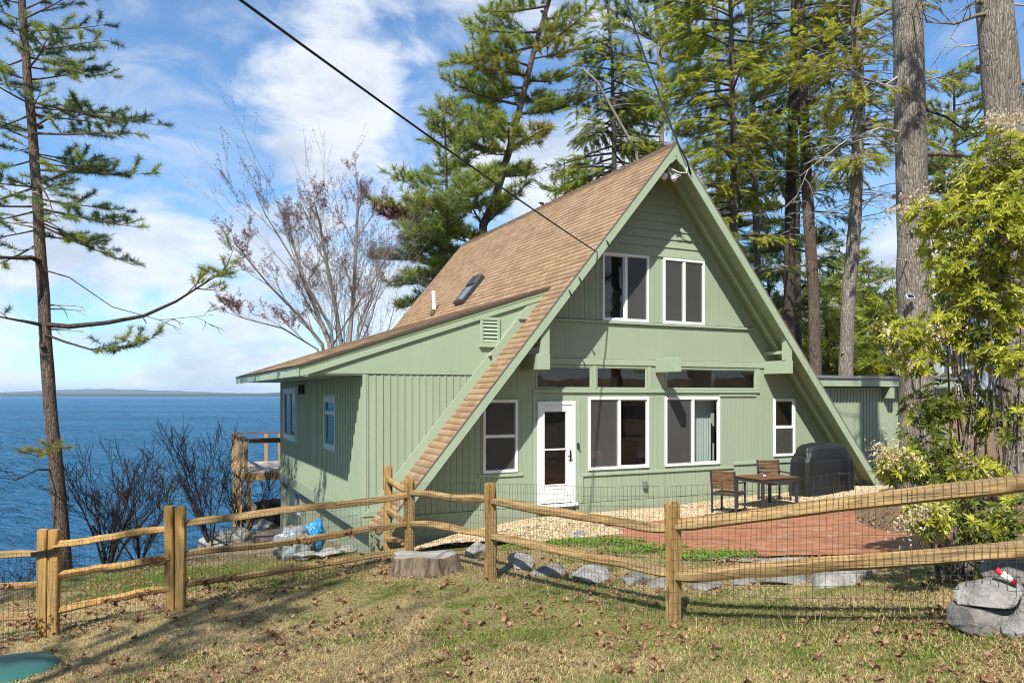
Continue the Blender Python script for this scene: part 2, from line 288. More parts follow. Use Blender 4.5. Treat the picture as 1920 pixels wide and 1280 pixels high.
# ------------------------------------------------------------------ mesh helpers
class MB:
    def __init__(s): s.v = []; s.f = []; s.mi = []; s.uv = {}
    def add(s, vs, fs, mi=0):
        o = len(s.v); s.v.extend([tuple(p) for p in vs])
        for f in fs: s.f.append(tuple(i+o for i in f)); s.mi.append(mi)
        return s
    def box(s, x0, x1, y0, y1, z0, z1, mi=0):
        v = [(x, y, z) for z in (z0, z1) for y in (y0, y1) for x in (x0, x1)]
        return s.add(v, [(0,2,3,1),(4,5,7,6),(0,1,5,4),(2,6,7,3),(0,4,6,2),(1,3,7,5)], mi)
    def prism(s, poly, d, mi=0):         # closed polygon (list of Vectors) extruded by vector d
        n = len(poly); d = Vector(d); a = [Vector(p) for p in poly]; b = [p+d for p in a]
        return s.add(a+b, [tuple(range(n))[::-1], tuple(range(n, 2*n))]+[(i, (i+1) % n, n+(i+1) % n, n+i) for i in range(n)], mi)
    def xz(s, pts, y0, y1, mi=0): return s.prism([(x, y1, z) for x, z in pts], (0, y0-y1, 0), mi)
    def bar(s, a, b, wdt, hgt, up=(0, 0, 1), mi=0):
        a, b = Vector(a), Vector(b); d = (b-a).normalized(); r = d.cross(Vector(up)).normalized(); u = r.cross(d)
        q = [r*(-wdt/2)+u*(-hgt/2), r*(wdt/2)+u*(-hgt/2), r*(wdt/2)+u*(hgt/2), r*(-wdt/2)+u*(hgt/2)]
        return s.prism([a+x for x in q], b-a, mi)
    def tube(s, pts, rad, n=6, cap=True, mi=0):
        pts = [Vector(p) for p in pts]
        if not hasattr(rad, '__len__'): rad = [rad]*len(pts)
        o = len(s.v); pr = None
        for i, p in enumerate(pts):
            d = (pts[min(i+1, len(pts)-1)]-pts[max(i-1, 0)])
            d = d.normalized() if d.length > 1e-9 else Vector((0, 0, 1))
            if pr is None:
                pr = d.orthogonal().normalized()
            pr = (pr-d*pr.dot(d)); pr = pr.normalized() if pr.length > 1e-6 else d.orthogonal().normalized()
            q = d.cross(pr)
            for k in range(n):
                a = 2*math.pi*k/n; s.v.append(tuple(p+(pr*math.cos(a)+q*math.sin(a))*rad[i]))
        for i in range(len(pts)-1):
            for k in range(n):
                s.f.append((o+i*n+k, o+i*n+(k+1) % n, o+(i+1)*n+(k+1) % n, o+(i+1)*n+k)); s.mi.append(mi)
        if cap:
            s.f.append(tuple(o+k for k in range(n))[::-1]); s.mi.append(mi)
            e = o+(len(pts)-1)*n; s.f.append(tuple(e+k for k in range(n))); s.mi.append(mi)
        return s
    def build(s, name, mats, parent=None, smooth=False, bevel=0, loc=None, segs=1):
        me = bpy.data.meshes.new(name); me.from_pydata(s.v, [], s.f)
        if not isinstance(mats, (list, tuple)): mats = [mats]
        for m in mats: me.materials.append(m)
        if len(mats) > 1: me.polygons.foreach_set('material_index', s.mi)
        if smooth: me.polygons.foreach_set('use_smooth', [True]*len(s.f))
        me.update()
        return link(name, me, parent, bevel, loc, segs)
def link(name, me, parent=None, bevel=0, loc=None, segs=1):
    o = bpy.data.objects.new(name, me); col.objects.link(o)
    if parent is not None: o.parent = parent
    if loc is not None: o.location = loc
    if bevel:
        b = o.modifiers.new('bevel', 'BEVEL'); b.width = bevel; b.segments = segs; b.limit_method = 'ANGLE'
    return o
def array_mesh(name, V, Fc, mats, parent=None, mi=None, smooth=False):
    V = np.asarray(V, np.float32).reshape(-1, 3); Fc = np.asarray(Fc, np.int32); k = Fc.shape[1]; n = Fc.shape[0]
    me = bpy.data.meshes.new(name); me.vertices.add(len(V)); me.vertices.foreach_set('co', V.ravel())
    me.loops.add(n*k); me.loops.foreach_set('vertex_index', Fc.ravel()); me.polygons.add(n)
    me.polygons.foreach_set('loop_start', np.arange(n, dtype=np.int32)*k)
    if not isinstance(mats, (list, tuple)): mats = [mats]
    for m in mats: me.materials.append(m)
    if mi is not None: me.polygons.foreach_set('material_index', np.asarray(mi, np.int32))
    if smooth: me.polygons.foreach_set('use_smooth', np.ones(n, bool))
    me.update(calc_edges=True)
    return link(name, me, parent)
def tag(o, label=None, cat=None, group=None, kind=None):
    if label: o['label'] = label
    if cat: o['category'] = cat
    if group: o['group'] = group
    if kind: o['kind'] = kind
    return o
def empty(name, loc=(0, 0, 0), rz=0, label=None, cat=None, group=None):
    o = bpy.data.objects.new(name, None); col.objects.link(o); o.location = loc; o.rotation_euler = (0, 0, rz); o.empty_display_size = .2
    return tag(o, label, cat, group)

# value noise for placing things
_perm = np.random.RandomState(3).rand(256, 256)
def vnoise(x, y, s=1.0):
    x = np.asarray(x, float)*s; y = np.asarray(y, float)*s; xi = np.floor(x).astype(int); yi = np.floor(y).astype(int); fx = x-xi; fy = y-yi
    fx = fx*fx*(3-2*fx); fy = fy*fy*(3-2*fy); g = lambda a, b: _perm[a % 256, b % 256]
    return (g(xi, yi)*(1-fx)+g(xi+1, yi)*fx)*(1-fy)+(g(xi, yi+1)*(1-fx)+g(xi+1, yi+1)*fx)*fy
def fbm(x, y, s=1.0, o=4): return sum(vnoise(np.asarray(x)+17*i, np.asarray(y)+31*i, s*2**i)*.5**i for i in range(o))/sum(.5**i for i in range(o))

# ------------------------------------------------------------------ house frame: s along the front wall, v into the house
YAW = 0.446; D0 = Vector((0.50, 15.26, 0))
US = Vector((math.cos(YAW), math.sin(YAW), 0)); UV = Vector((-math.sin(YAW), math.cos(YAW), 0))
def H(s, v, z=0.0): return D0+US*s+UV*v+Vector((0, 0, z))

# ------------------------------------------------------------------ terrain
CP = np.array([(-.27,9.56,-.10),(1.54,7.3,.03),(-1.45,10.8,-.10),(-3.9,8.8,-.29),(-5.18,8.53,-.51),(3.6,5.4,.56),(3.9,6.4,.38),(0,5,.14),(-4.5,6.8,-.36),(-2,6,-.05),(2.9,4.4,.5),
 (.5,14.6,-.18),(5,16.8,-.12),(8.5,18.6,-.02),(2.5,12.5,-.14),(1.2,10.6,-.10),(3.5,10.5,-.08),(5.5,12.5,-.02),(6.5,14.5,-.02),(6,9,.25),(5.2,7.6,.36),(9,16.5,.22),(14,20,.4),(12,10,.9),(25,25,1.5),(20,40,1.0),(40,50,2.0),(30,8,2),
 (-2.6,13.3,-.72),(-4,14.8,-.98),(-5.8,14.5,-1.05),(-4.5,11,-.62),(-6.5,12,-.98),(-8.7,15,-1.28),(-9.5,12,-1.35),(-7.5,9,-.82),(-6.5,6,-.6),(-7,17.5,-1.45),(-7.3,20,-1.6),(-8,22,-1.8),(-6,26,-2.0),(-3,30,-2.0),(2,36,-1.8),(8,34,-1.0),(0,24,-1.2),
 (-1.3,12.3,-.32),(.5,13,-.16),(-12,8,-1.7),(-10,3,-1.0),(-5,0,-.2),(0,-6,.4),(8,0,1.0),(-2.2,11.8,-.42),(-3,10.9,-.38),(-20,-10,-2),(10,-12,1.2),(-5,20,-1.3),(10,60,-1.5),(40,90,0)])
def _rbf():
    P = CP[:, :2]; d = np.linalg.norm(P[:, None]-P[None], axis=2); n = len(P)
    A = np.zeros((n+3, n+3)); A[:n, :n] = d+np.eye(n)*.02; A[:n, n] = 1; A[:n, n+1:] = P; A[n, :n] = 1; A[n+1:, :n] = P.T
    b = np.zeros(n+3); b[:n] = CP[:, 2]; return np.linalg.solve(A, b)
RW = _rbf()
SHORE = [(-16, -30), (-13.2, 0), (-11.8, 9), (-10.6, 14), (-9.0, 17.6), (-8.9, 24), (-9.3, 30), (-7, 38), (-1, 48), (12, 64), (40, 95), (90, 130)]
def shore_d(x, y):
    best = None
    for (ax, ay), (bx, by) in zip(SHORE[:-1], SHORE[1:]):
        dx, dy = bx-ax, by-ay; L2 = dx*dx+dy*dy; t = np.clip(((x-ax)*dx+(y-ay)*dy)/L2, 0, 1)
        ex, ey = x-(ax+t*dx), y-(ay+t*dy); d = np.sqrt(ex*ex+ey*ey); sgn = np.where(dx*(y-ay)-dy*(x-ax) > 0, -1.0, 1.0); q = d*sgn
        if best is None: best = q
        else: best = np.where(np.abs(q) < np.abs(best), q, best)
    return best
def ghs(x, y):
    x = np.atleast_1d(np.asarray(x, float)); y = np.atleast_1d(np.asarray(y, float)); sh = x.shape; x = x.ravel(); y = y.ravel()
    P = CP[:, :2]; out = np.zeros(len(x))
    for i in range(0, len(x), 20000):
        q = slice(i, i+20000); d = np.sqrt((x[q, None]-P[None, :, 0])**2+(y[q, None]-P[None, :, 1])**2)
        out[q] = d@RW[:-3]+RW[-3]+RW[-2]*x[q]+RW[-1]*y[q]
    out = np.clip(out, -2.6, 3.5)
    near = np.clip(1-np.abs(y-12)/14, 0, 1)
    out = out+(fbm(x, y, .8)-.5)*.06
    d = shore_d(x, y); cap = -3.4+1.45*d+(fbm(x, y, .5)-.5)*.8
    out = np.minimum(out, np.where(d < 0, -3.4+.35*d, cap))
    return out.reshape(sh)
def gh(x, y): return float(ghs(x, y)[0])
def ground_at(px, py, z0=-.1):        # where the ray through a pixel meets the ground
    z = z0
    for _ in range(25):
        Y = (EYE-z)*F/(py-740); X = (px-960)/F*Y; z = .6*z+.4*gh(X, Y)
    return Vector((X, Y, gh(X, Y)))

def grid_sheet(name, xs, ys, zf, m, kind='structure'):
    X, Yg = np.meshgrid(xs, ys); Z = zf(X, Yg); V = np.stack([X, Yg, Z], -1).reshape(-1, 3); nx, ny = len(xs), len(ys)
    i = np.arange(nx-1)[None]+np.arange(ny-1)[:, None]*nx; Fc = np.stack([i, i+1, i+1+nx, i+nx], -1).reshape(-1, 4)
    o = array_mesh(name, V, Fc, m, smooth=True); return tag(o, kind=kind)
gx = np.concatenate([np.arange(-60, -14, 2.0), np.arange(-14, 12, .16), np.arange(12, 120, 2.5)]); gy = np.concatenate([np.arange(-40, 2, 2.0), np.arange(2, 22, .16), np.arange(22, 50, .5), np.arange(50, 150, 3)])
ground = grid_sheet('ground', gx, gy, ghs, M['ground'])
def lake():
    na, nr = 760, 640; ang = np.linspace(R(-78), R(62), na); rad = 7.0*(9500/7.0)**np.linspace(0, 1, nr)
    rad = np.concatenate([7*(420/7)**np.linspace(0, 1, 580), 420*(9500/420)**np.linspace(0, 1, 60)[1:]]); nr = len(rad)
    A, Rd = np.meshgrid(ang, rad); X = np.sin(A)*Rd; Yg = np.cos(A)*Rd; cell = np.gradient(rad)[:, None]
    ca, sa = math.cos(.35), math.sin(.35); u = (X*ca+Yg*sa)*.42+900; v = -X*sa+Yg*ca+700; Z = np.zeros_like(X)
    for wl, amp in ((6.5, .26), (3.0, .17), (1.45, .095), (.75, .045)):
        k = np.clip((wl*.55-cell)/(wl*.3), 0, 1); Z += k*amp*(1-2*np.abs(2*vnoise(u*1.3, v*1.0, 2/wl)-1))*.9
    Z *= .75+.5*vnoise(u+50, v, .05); V = np.stack([X, Yg, Z-3.0], -1).reshape(-1, 3)
    i = np.arange(na-1)[None]+np.arange(nr-1)[:, None]*na; Fc = np.stack([i, i+1, i+1+na, i+na], -1).reshape(-1, 4)
    return tag(array_mesh('lake', V, Fc, M['water'], smooth=True), 'wide blue lake with small wind ripples reaching the far hills', kind='structure')
lake()

# ------------------------------------------------------------------ the cottage
house = empty('cottage', D0, YAW, 'sage green A frame cottage with steep brown shingle roof and a long shed dormer', 'house')
CS, SL, ZA = 2.86, 1.209, 7.421          # middle of the gable, roof pitch, height of the ridge
V0, V1 = -0.743, 11.1                     # front and rear edge of the main roof
def zroof(s): return ZA-SL*abs(s-CS)
def mapped(mb, fn): mb.v = [fn(*p) for p in mb.v]; return mb
SIDE_S, WB = -3.49, 9.6
front = lambda a, d, z: (a, d, z)
side = lambda a, d, z: (SIDE_S+d, -a, z)  # a = -v, d = depth into the wall
dorm = lambda a, d, z: (a, d+.10, z)

def board_wall(mb, edges, z0, ztop, openings=(), gap=.008, d0=0.0, d1=.05, zbot=None):
    """vertical boards between the given edges, cut around openings and under a sloping top"""
    for a, b in zip(edges[:-1], edges[1:]):
        g = min(gap/2, (b-a)/3); m = (a+b)/2; cuts = sorted((o[2], o[3]) for o in openings if o[0]-1e-6 <= m <= o[1]+1e-6)
        lo = z0 if zbot is None else zbot(m); spans = []
        for c0, c1 in cuts:
            if c0 > lo: spans.append((lo, c0))
            lo = max(lo, c1)
        spans.append((lo, 99))
        for q0, q1 in spans:
            ta, tb = min(q1, ztop(a)), min(q1, ztop(b))
            if ta <= q0+.01 and tb <= q0+.01: continue
            ta, tb = max(ta, q0+.002), max(tb, q0+.002)
            mb.xz([(a+g, q0), (b-g, q0), (b-g, tb), (a+g, ta)], d0, d1)
    return mb
def edges_for(a, b, step, openings=(), extra=()):
    e = [a+i*step for i in range(int((b-a)/step)+1)]+[b]
    must = [x for o in openings for x in o[:2] if a < x < b]+list(extra)
    e = [x for x in e if all(abs(x-m) > step*.3 for m in must)]+must
    e = sorted(set(round(x, 4) for x in e)); return [x for i, x in enumerate(e) if i == 0 or x-e[i-1] > .012]

WIN = {'wl': (1.526, 2.702, 3.752, 5.179), 'wr': (3.079, 4.206, 3.752, 5.179), 'b': (1.187, 2.705, .642, 2.150), 'c': (3.127, 4.646, .642, 2.150),
       'l': (-1.181, -.438, .683, 2.106), 'r': (6.26, 6.93, .75, 2.11), 'k0': (-.035, 1.28, 2.31, 2.80), 'k1': (1.37, 2.67, 2.31, 2.80), 'k2': (3.15, 5.73, 2.31, 2.80), 'd': (0.0, .87, 0.0, 2.07)}
ops = list(WIN.values())
zin = lambda s: zroof(s)-.14
# front wall
mb = MB()
board_wall(mb, edges_for(-3.35, -.06, .125, ops), -.02, lambda s: min(zin(s), 2.10), ops, .006)
board_wall(mb, edges_for(-.06, 8.7, .115, ops), -.02, lambda s: min(zin(s), 2.10), ops, .007)
board_wall(mb, edges_for(-.9, 6.7, .125, ops), 3.76, lambda s: min(zin(s), 5.20), ops, .007)
board_wall(mb, edges_for(-3.3, 9.0, .30, ops), -.75, zin, ops, 0.0, .045, .09)           # backing behind the grooves
board_wall(mb, edges_for(-1.6, 7.3, 99, ops, (2.87,)), 2.102, lambda s: min(zin(s), 2.818), ops, .004, .004, .05)
for a, b in ((-.95, 2.868), (2.872, 6.65)):                                                  # plywood band above the clerestory
    q = lambda s, t: min(t, zin(s))
    if a < 0: mb.xz([(-1.05, 2.955), (b, 2.955), (b, 3.69), (-.43, 3.69)], 0, .045)
    else: mb.xz([(a, 2.955), (6.78, 2.955), (6.18, 3.69), (a, 3.69)], 0, .045)
for i in range(12):                                                                         # clapboards in the peak
    z = 5.225+i*.178; z1 = z+.185
    if z > ZA-.35: break
    wd = lambda zz: max(0.02, (ZA-.14-zz)/SL)
    mb.add([(CS-wd(z), -.024, z), (CS+wd(z), -.024, z), (CS+wd(z1), 0, z1), (CS-wd(z1), 0, z1), (CS-wd(z), .03, z), (CS+wd(z), .03, z)], [(0, 1, 2, 3), (0, 4, 5, 1)])
mb.build('front_wall', M['green'], house)
mb = MB()                                                                                   # flat trim boards, all a little proud
mb.box(-.98, 6.72, -.022, .0, 2.822, 2.948)
mb.box(-.42, 6.14, -.045, .0, 3.695, 3.745)
mb.box(1.02, 5.04, -.03, 0, .525, .575); mb.box(5.046, 7.6, -.03, 0, .60, .665); mb.box(1.0, 1.06, -.026, 0, -.02, .523)
mb.box(-1.28, -.32, -.024, 0, .60, .66)
mb.box(.89, 8.4, -.018, 0, -.75, -.03); mb.box(-3.3, -.02, -.018, 0, -.75, -.03)
mb.box(-.10, -.005, -.012, 0, 0, 2.30); mb.box(.875, 1.0, -.012, 0, -.02, 2.09)
mb.box(-.10, 5.82, -.03, 0, 2.245, 2.305); mb.box(1.285, 1.365, -.03, .0, 2.31, 2.80); mb.box(2.675, 2.76, -.016, 0, 2.31, 2.80); mb.box(5.735, 5.82, -.016, 0, 2.31, 2.80)
mb.box(4.62, 5.72, -.022, 0, 2.165, 2.205)
for a, b in ((-.43, 1.40), (2.80, 4.35)): mb.box(a if a > 0 else 1.44, b if a > 0 else 2.80, -.03, 0, 5.185, 5.222)
mb.build('wall_trim', M['green_trim'], house, bevel=.003)

def window(name_s, fn, s0, s1, z0, z1, kind='slider', screens=(), fw=.052, m='white', label=None, out=.03):
    f = MB(); e = .0
    f.box(s0, s1, -out, .03, z0, z0+fw); f.box(s0, s1, -out, .03, z1-fw, z1)
    f.box(s0, s0+fw, -out, .03, z0+fw, z1-fw); f.box(s1-fw, s1, -out, .03, z0+fw, z1-fw)
    cells = []; mid = (s0+s1)/2; zm = (z0+z1)/2; a, b, c, d = s0+fw, s1-fw, z0+fw, z1-fw
    if kind == 'slider': f.box(mid-.035, mid+.035, -out+.008, .026, c, d); cells = [(a, mid-.035, c, d), (mid+.035, b, c, d)]
    elif kind == 'hung': f.box(a, b, -out+.01, .026, zm-.025, zm+.025); cells = [(a, b, c, zm-.025), (a, b, zm+.025, d)]
    elif kind == 'transom': zt = z1-.34; f.box(a, b, -out+.008, .026, zt-.03, zt+.03); cells = [(a, b, c, zt-.03), (a, b, zt+.03, d)]
    else: cells = [(a, b, c, d)]
    for q in cells:      # slim sash round each pane
        x0, x1, y0, y1 = q; k = .02
        f.box(x0, x1, .0, .02, y0, y0+k); f.box(x0, x1, .0, .02, y1-k, y1); f.box(x0, x0+k, .0, .02, y0+k, y1-k); f.box(x1-k, x1, .0, .02, y0+k, y1-k)
    w_ = mapped(f, fn).build(name_s, M[m], house, bevel=.004)
    if label: w_['label'] = label
    for i, (x0, x1, y0, y1) in enumerate(cells):
        g = MB(); g.add([(x0, .012, y0), (x1, .012, y0), (x1, .012, y1), (x0, .012, y1)], [(0, 1, 2, 3)]); mapped(g, fn).build('pane', M['glass'], w_)
        if i in screens:
            g = MB(); g.add([(x0+.006, -.008, y0+.006), (x1-.006, -.008, y0+.006), (x1-.006, -.008, y1-.006), (x0+.006, -.008, y1-.006)], [(0, 1, 2, 3)]); mapped(g, fn).build('insect_screen', M['screen'], w_)
    return w_
window('window', front, *WIN['wl'], 'slider', (1,), label='upper left sliding window with white frame')
window('window', front, *WIN['wr'], 'slider', (0, 1), label='upper right sliding window with white frame')
window('window', front, *WIN['b'], 'slider', (0,), label='large sliding window beside the door')
window('window', front, *WIN['c'], 'slider', (0,), label='large sliding window with a pale curtain on its right')
window('window', front, *WIN['l'], 'hung', (0, 1), label='double hung window in the shade of the roof')
window('window', front, *WIN['r'], 'hung', (0,), label='narrow double hung window by the right roof foot')
for k in ('k0', 'k1', 'k2'): window('clerestory_window', front, *WIN[k], 'fixed', (), .028, 'green_trim', out=.006)
# door
d = MB(); d.box(0, .07, -.04, .03, 0, 2.07); d.box(.80, .87, -.04, .03, 0, 2.07); d.box(.07, .80, -.04, .03, 2.0, 2.07)
d.box(.072, .16, -.025, .02, .02, 1.998); d.box(.65, .798, -.025, .02, .02, 1.998); d.box(.16, .65, -.025, .02, 1.86, 1.998); d.box(.16, .65, -.025, .02, .02, .38)
d.box(.16, .65, -.03, .018, 1.085, 1.115); d.box(.20, .61, -.032, -.025, .30, .325); d.box(.20, .61, -.032, -.025, .09, .11); d.box(.20, .22, -.032, -.025, .11, .30); d.box(.59, .61, -.032, -.025, .11, .30)
d.box(.13, .68, -.034, -.025, .37, .40); d.box(-.03, .92, -.07, .0, -.06, .0)
door = d.build('storm_door', M['white'], house, bevel=.004)
for a, b in ((.38, 1.085), (1.115, 1.86)):
    g = MB(); g.add([(.16, -.005, a), (.65, -.005, a), (.65, -.005, b), (.16, -.005, b)], [(0, 1, 2, 3)]); g.build('pane', M['glass'], door)
h = MB(); h.box(.735, .765, -.04, -.025, .86, 1.08); h.tube([(.75, -.03, .95), (.75, -.085, .95), (.66, -.085, .955)], .012, 8); h.tube([(.75, -.03, 1.03), (.75, -.06, 1.03)], .016, 8)
h.build('handle', M['black_metal'], door)
k = MB(); k.box(.91, .96, -.045, -.012, 1.10, 1.22); k.box(.925, .96, -.07, -.045, 1.10, 1.15); k.build('key_box', M['dark_metal'], house, bevel=.008)
k = MB(); k.box(2.54, 2.63, -.07, -.0, .20, .36); k.box(2.555, 2.615, -.08, -.07, .22, .30); k.build('outlet_box', M['grey_metal'], house, bevel=.01)

# roof slopes as stepped courses of shingles with their own texture coordinates
def shingle_slope(name, p0, dvec, nvec, length, v0, v1, e=.141, parent=house, seg=.55):
    p0, dvec, nvec = Vector(p0), Vector(dvec).normalized(), Vector(nvec).normalized(); rr = random.Random(len(name)+int(length*10))
    n = int(math.ceil(length/e)); nv = max(2, int((v1-v0)/seg)); vs = [v0+(v1-v0)*i/nv for i in range(nv+1)]
    V, Fs, U = [], [], []
    for i in range(n):
        a, b = i*e, min((i+1)*e+.02, length)
        for v in vs:
            j = rr.uniform(-.005, .005); lift = .008+rr.uniform(-.003, .003)
            q = p0+dvec*(a+j)+Vector((0, v, 0))
            V += [q-nvec*.004, q+nvec*lift, p0+dvec*b+Vector((0, v, 0))+nvec*.001]; U += [(v, a+.001), (v, a+.003), (v, min(b, a+e)-.002)]
    k = 3*(nv+1)
    for i in range(n):
        for j in range(nv):
            o = i*k+3*j; Fs += [(o, o+3, o+4, o+1), (o+1, o+4, o+5, o+2)]
    V = np.array([tuple(x) for x in V]); Fs = np.array(Fs)
    if nvec.x > 0: Fs = Fs[:, ::-1]
    o = array_mesh(name, V, Fs, M['shingle'], parent)
    uvl = o.data.uv_layers.new(name='UVMap'); Uc = np.array(U, np.float32)[Fs.ravel()]; uvl.data.foreach_set('uv', Uc.ravel()); return o
nl = math.hypot(1, SL)
FL, FR = -3.42, 8.97
ll = (CS-FL)*nl; lr = (FR-CS)*nl
left_roof = shingle_slope('roof_slope', (FL-.02, 0, zroof(FL-.02)+.012), (1, 0, SL), (-SL, 0, 1), ll+.02, V0-.02, V1)
right_roof = shingle_slope('roof_slope', (FR+.02, 0, zroof(FR+.02)+.012), (-1, 0, SL), (SL, 0, 1), lr+.02, V0-.02, V1, .28)
rc = MB()
for i in range(38):
    y0 = V0-.02+i*.312; rc.add([(CS-.13, y0, ZA-.13), (CS, y0, ZA+.035), (CS+.13, y0, ZA-.13), (CS-.13, y0+.33, ZA-.14), (CS, y0+.33, ZA+.022), (CS+.13, y0+.33, ZA-.14)], [(0, 1, 4, 3), (1, 2, 5, 4)])
rc.build('ridge_cap', M['shingle'], house)
deck = MB()                                                    # roof deck, seen from below as the soffit
tz = .12
for a, sg in ((FL, -1), (FR, 1)):
    deck.prism([(a, V0+.03, zroof(a)), (CS, V0+.03, ZA), (CS, V0+.03, ZA-tz), (a, V0+.03, zroof(a)-tz)], (0, V1-V0-.03, 0))
deck.build('roof_deck', M['soffit'], house)
so = MB()                                                      # soffit planks run front to back
n = int(lr/.19)
for i in range(n):
    for sg, L in ((1, lr), (-1, ll)):
        t0, t1 = i*.19+.006, (i+1)*.19-.004
        if t1 > L: continue
        a, b = CS+sg*t0/nl, CS+sg*t1/nl
        so.prism([(a, V0+.04, zroof(a)-tz-.001), (b, V0+.04, zroof(b)-tz-.001), (b, V0+.04, zroof(b)-tz-.014), (a, V0+.04, zroof(a)-tz-.014)], (0, -V0-.07, 0))
so.build('soffit', M['soffit'], house)
def rake(mb, s_foot, depth, v, th, s_top=CS, ztop=0.0, drop=0.0):
    za, zf = zroof(s_top)-ztop-drop, zroof(s_foot)-ztop-drop
    mb.prism([(s_foot, v, zf), (s_top, v, za), (s_top, v, za-depth), (s_foot, v, zf-depth)], (0, th, 0))
fa = MB(); rake(fa, FL, .265, V0-.012, .04); rake(fa, FR, .265, V0-.012, .04)
fa.xz([(CS-.17, ZA-.46), (CS-.075, ZA-.30), (CS+.075, ZA-.30), (CS+.17, ZA-.46), (CS+.10, ZA-.43), (CS+.0, ZA-.33), (CS-.10, ZA-.43)], V0-.010, V0+.026)
fa.build('rake_fascia', M['green_trim'], house)
de = MB()
for a in (FL, FR): de.prism([(a, V0-.024, zroof(a)+.016), (CS, V0-.024, ZA+.016), (CS, V0-.024, ZA-.012), (a, V0-.024, zroof(a)-.012)], (0, .011, 0))
de.build('drip_edge', simple('drip_edge_metal', (.22, .17, .14), .5, .4), house)
ra = MB()
for a in (FL, FR):
    rake(ra, a, .17, -.36, .075, drop=tz+.015); rake(ra, a, .20, -.05, .046, drop=tz+.012)
ra.build('rafter', M['soffit'], house)
# outrigger beams with their posts
for a, b in ((-.36, -.10), (2.86, 3.00), (5.94, 6.12)):
    bm_ = MB(); bm_.box(a, b, V0+.0, -.024, 2.68, 2.975); bm_.build('outrigger_beam', M['green_trim'], house, bevel=.006)
pm = MB(); pm.xz([(-.29, 2.98), (-.10, 2.98), (-.10, zroof(-.10)-.20), (-.29, zroof(-.29)-.20)], V0+.03, V0+.15); pm.build('outrigger_post', M['green_trim'], house)
pm = MB(); pm.xz([(5.93, 2.98), (6.12, 2.98), (6.12, zroof(6.12)-.20), (5.93, zroof(5.93)-.20)], V0+.03, V0+.15); pm.build('outrigger_post', M['green_trim'], house)
for q in ((5.99, 6.06, V0+.15, -.004, 3.13, 3.20), (5.96, 6.03, V0+.15, -.046, 3.60, 3.66), (-.24, -.16, V0+.15, -.004, 3.13, 3.20)):
    ti = MB(); ti.box(*q); ti.build('outrigger_tie', M['green_trim'], house)

# shed dormer along the left side
DS, DZ0, EV = .333, 2.70, -4.684
zd = lambda s: DZ0+DS*(s-EV)
sr = lambda z: CS-(ZA-z)/SL
mb = MB()
# batten wall below the plain panel, running up against the main roof
mb.xz([(SIDE_S+.02, 0), (sr(0), 0), (sr(2.58), 2.58), (SIDE_S+.02, 2.58)], .0, .05)
n = int((sr(2.58)-SIDE_S)/.137)
for i in range(n):
    a = SIDE_S+.05+i*.137; zb = max(0.0, zroof(a+.04)+.02)
    if zb < 2.5: mb.box(a, a+.036, -.017, .0, zb, 2.565)
mapped(mb, dorm).build('dormer_front_wall', M['green'], house)
mb = MB(); mb.xz([(EV+.26, 2.585), (sr(2.585), 2.585), (sr(4.1), 4.1), (sr(4.25), zd(sr(4.25))-.01), (EV+.1, zd(EV+.1)-.13)], -.022, .05)
mapped(mb, dorm).build('dormer_panel', paint_mat('dormer_panel_paint', (.315, .395, .27)), house)
mb = MB(); mb.xz([(SIDE_S-.02, .0), (sr(0)+.04, .0), (sr(4.33)+.04, 4.33), (sr(4.08)-.22, 4.08)], -.05, -.024)
mb.xz([(EV-.0, DZ0-.17), (EV, DZ0), (sr(4.34), zd(sr(4.34))), (sr(4.12), zd(sr(4.12))-.20), (EV+.18, zd(EV+.18)-.205)], -.062, -.052)
mb.box(SIDE_S-.02, SIDE_S+.045, -.025, .0, 0, 2.575); mb.box(SIDE_S-.03, sr(0)-.0, -.03, .05, -.30, -.003)
mapped(mb, dorm).build('dormer_trim', M['green_trim'], house)
mb = MB(); mb.box(EV, EV+.035, .02, 10.0, DZ0-.175, DZ0-.004); mb.box(EV+.036, SIDE_S-.02, .09, 10.0, 2.56, 2.583); mb.box(EV+.036, EV+.2, .045, .088, DZ0-.172, DZ0-.02)
mb.build('eave_fascia', M['green_trim'], house)
dl = (.304-EV)*math.hypot(1, DS)
shingle_slope('dormer_roof', (EV-.035, 0, DZ0+.02-.012), (1, 0, DS), (-DS, 0, 1), dl+.06, .015, 10.05)
mb = MB(); mb.prism([(EV-.02, .03, zd(EV)-.004), (.30, .03, zd(.30)-.004), (.30, .03, zd(.30)-.10), (EV+.03, .03, zd(EV)-.06)], (0, 9.97, 0)); mb.build('dormer_roof_deck', M['soffit'], house)
mb = MB(); mb.prism([(EV-.05, .004, zd(EV-.05)+.02), (sr(4.36), .004, zd(sr(4.36))+.022), (sr(4.36), .004, zd(sr(4.36))-.014), (EV-.05, .004, zd(EV-.05)-.012)], (0, .01, 0)); mb.build('drip_edge', simple('dark_drip_edge', (.10, .075, .06), .5, .4), house)
# gable vent with louvres
gv = MB(); a0, a1, b0, b1 = -1.21, -.79, 3.15, 3.71
gv.box(a0, a1, -.06, -.024, b0, b0+.07); gv.box(a0, a1, -.06, -.024, b1-.06, b1); gv.box(a0, a0+.06, -.06, -.024, b0+.07, b1-.06); gv.box(a1-.06, a1, -.06, -.024, b0+.07, b1-.06); gv.box(a0-.02, a1+.02, -.085, -.024, b0-.025, b0)
vent = mapped(gv, dorm).build('gable_vent', M['green_trim'], house, bevel=.004)
lv = MB()
for i in range(6):
    z = b0+.085+i*.073; lv.add([(a0+.06, -.058, z), (a1-.06, -.058, z), (a1-.06, -.03, z+.058), (a0+.06, -.03, z+.058), (a0+.06, -.058, z-.006), (a1-.06, -.058, z-.006)], [(0, 1, 2, 3), (0, 4, 5, 1)])
mapped(lv, dorm).build('louvre', M['green_trim'], vent)
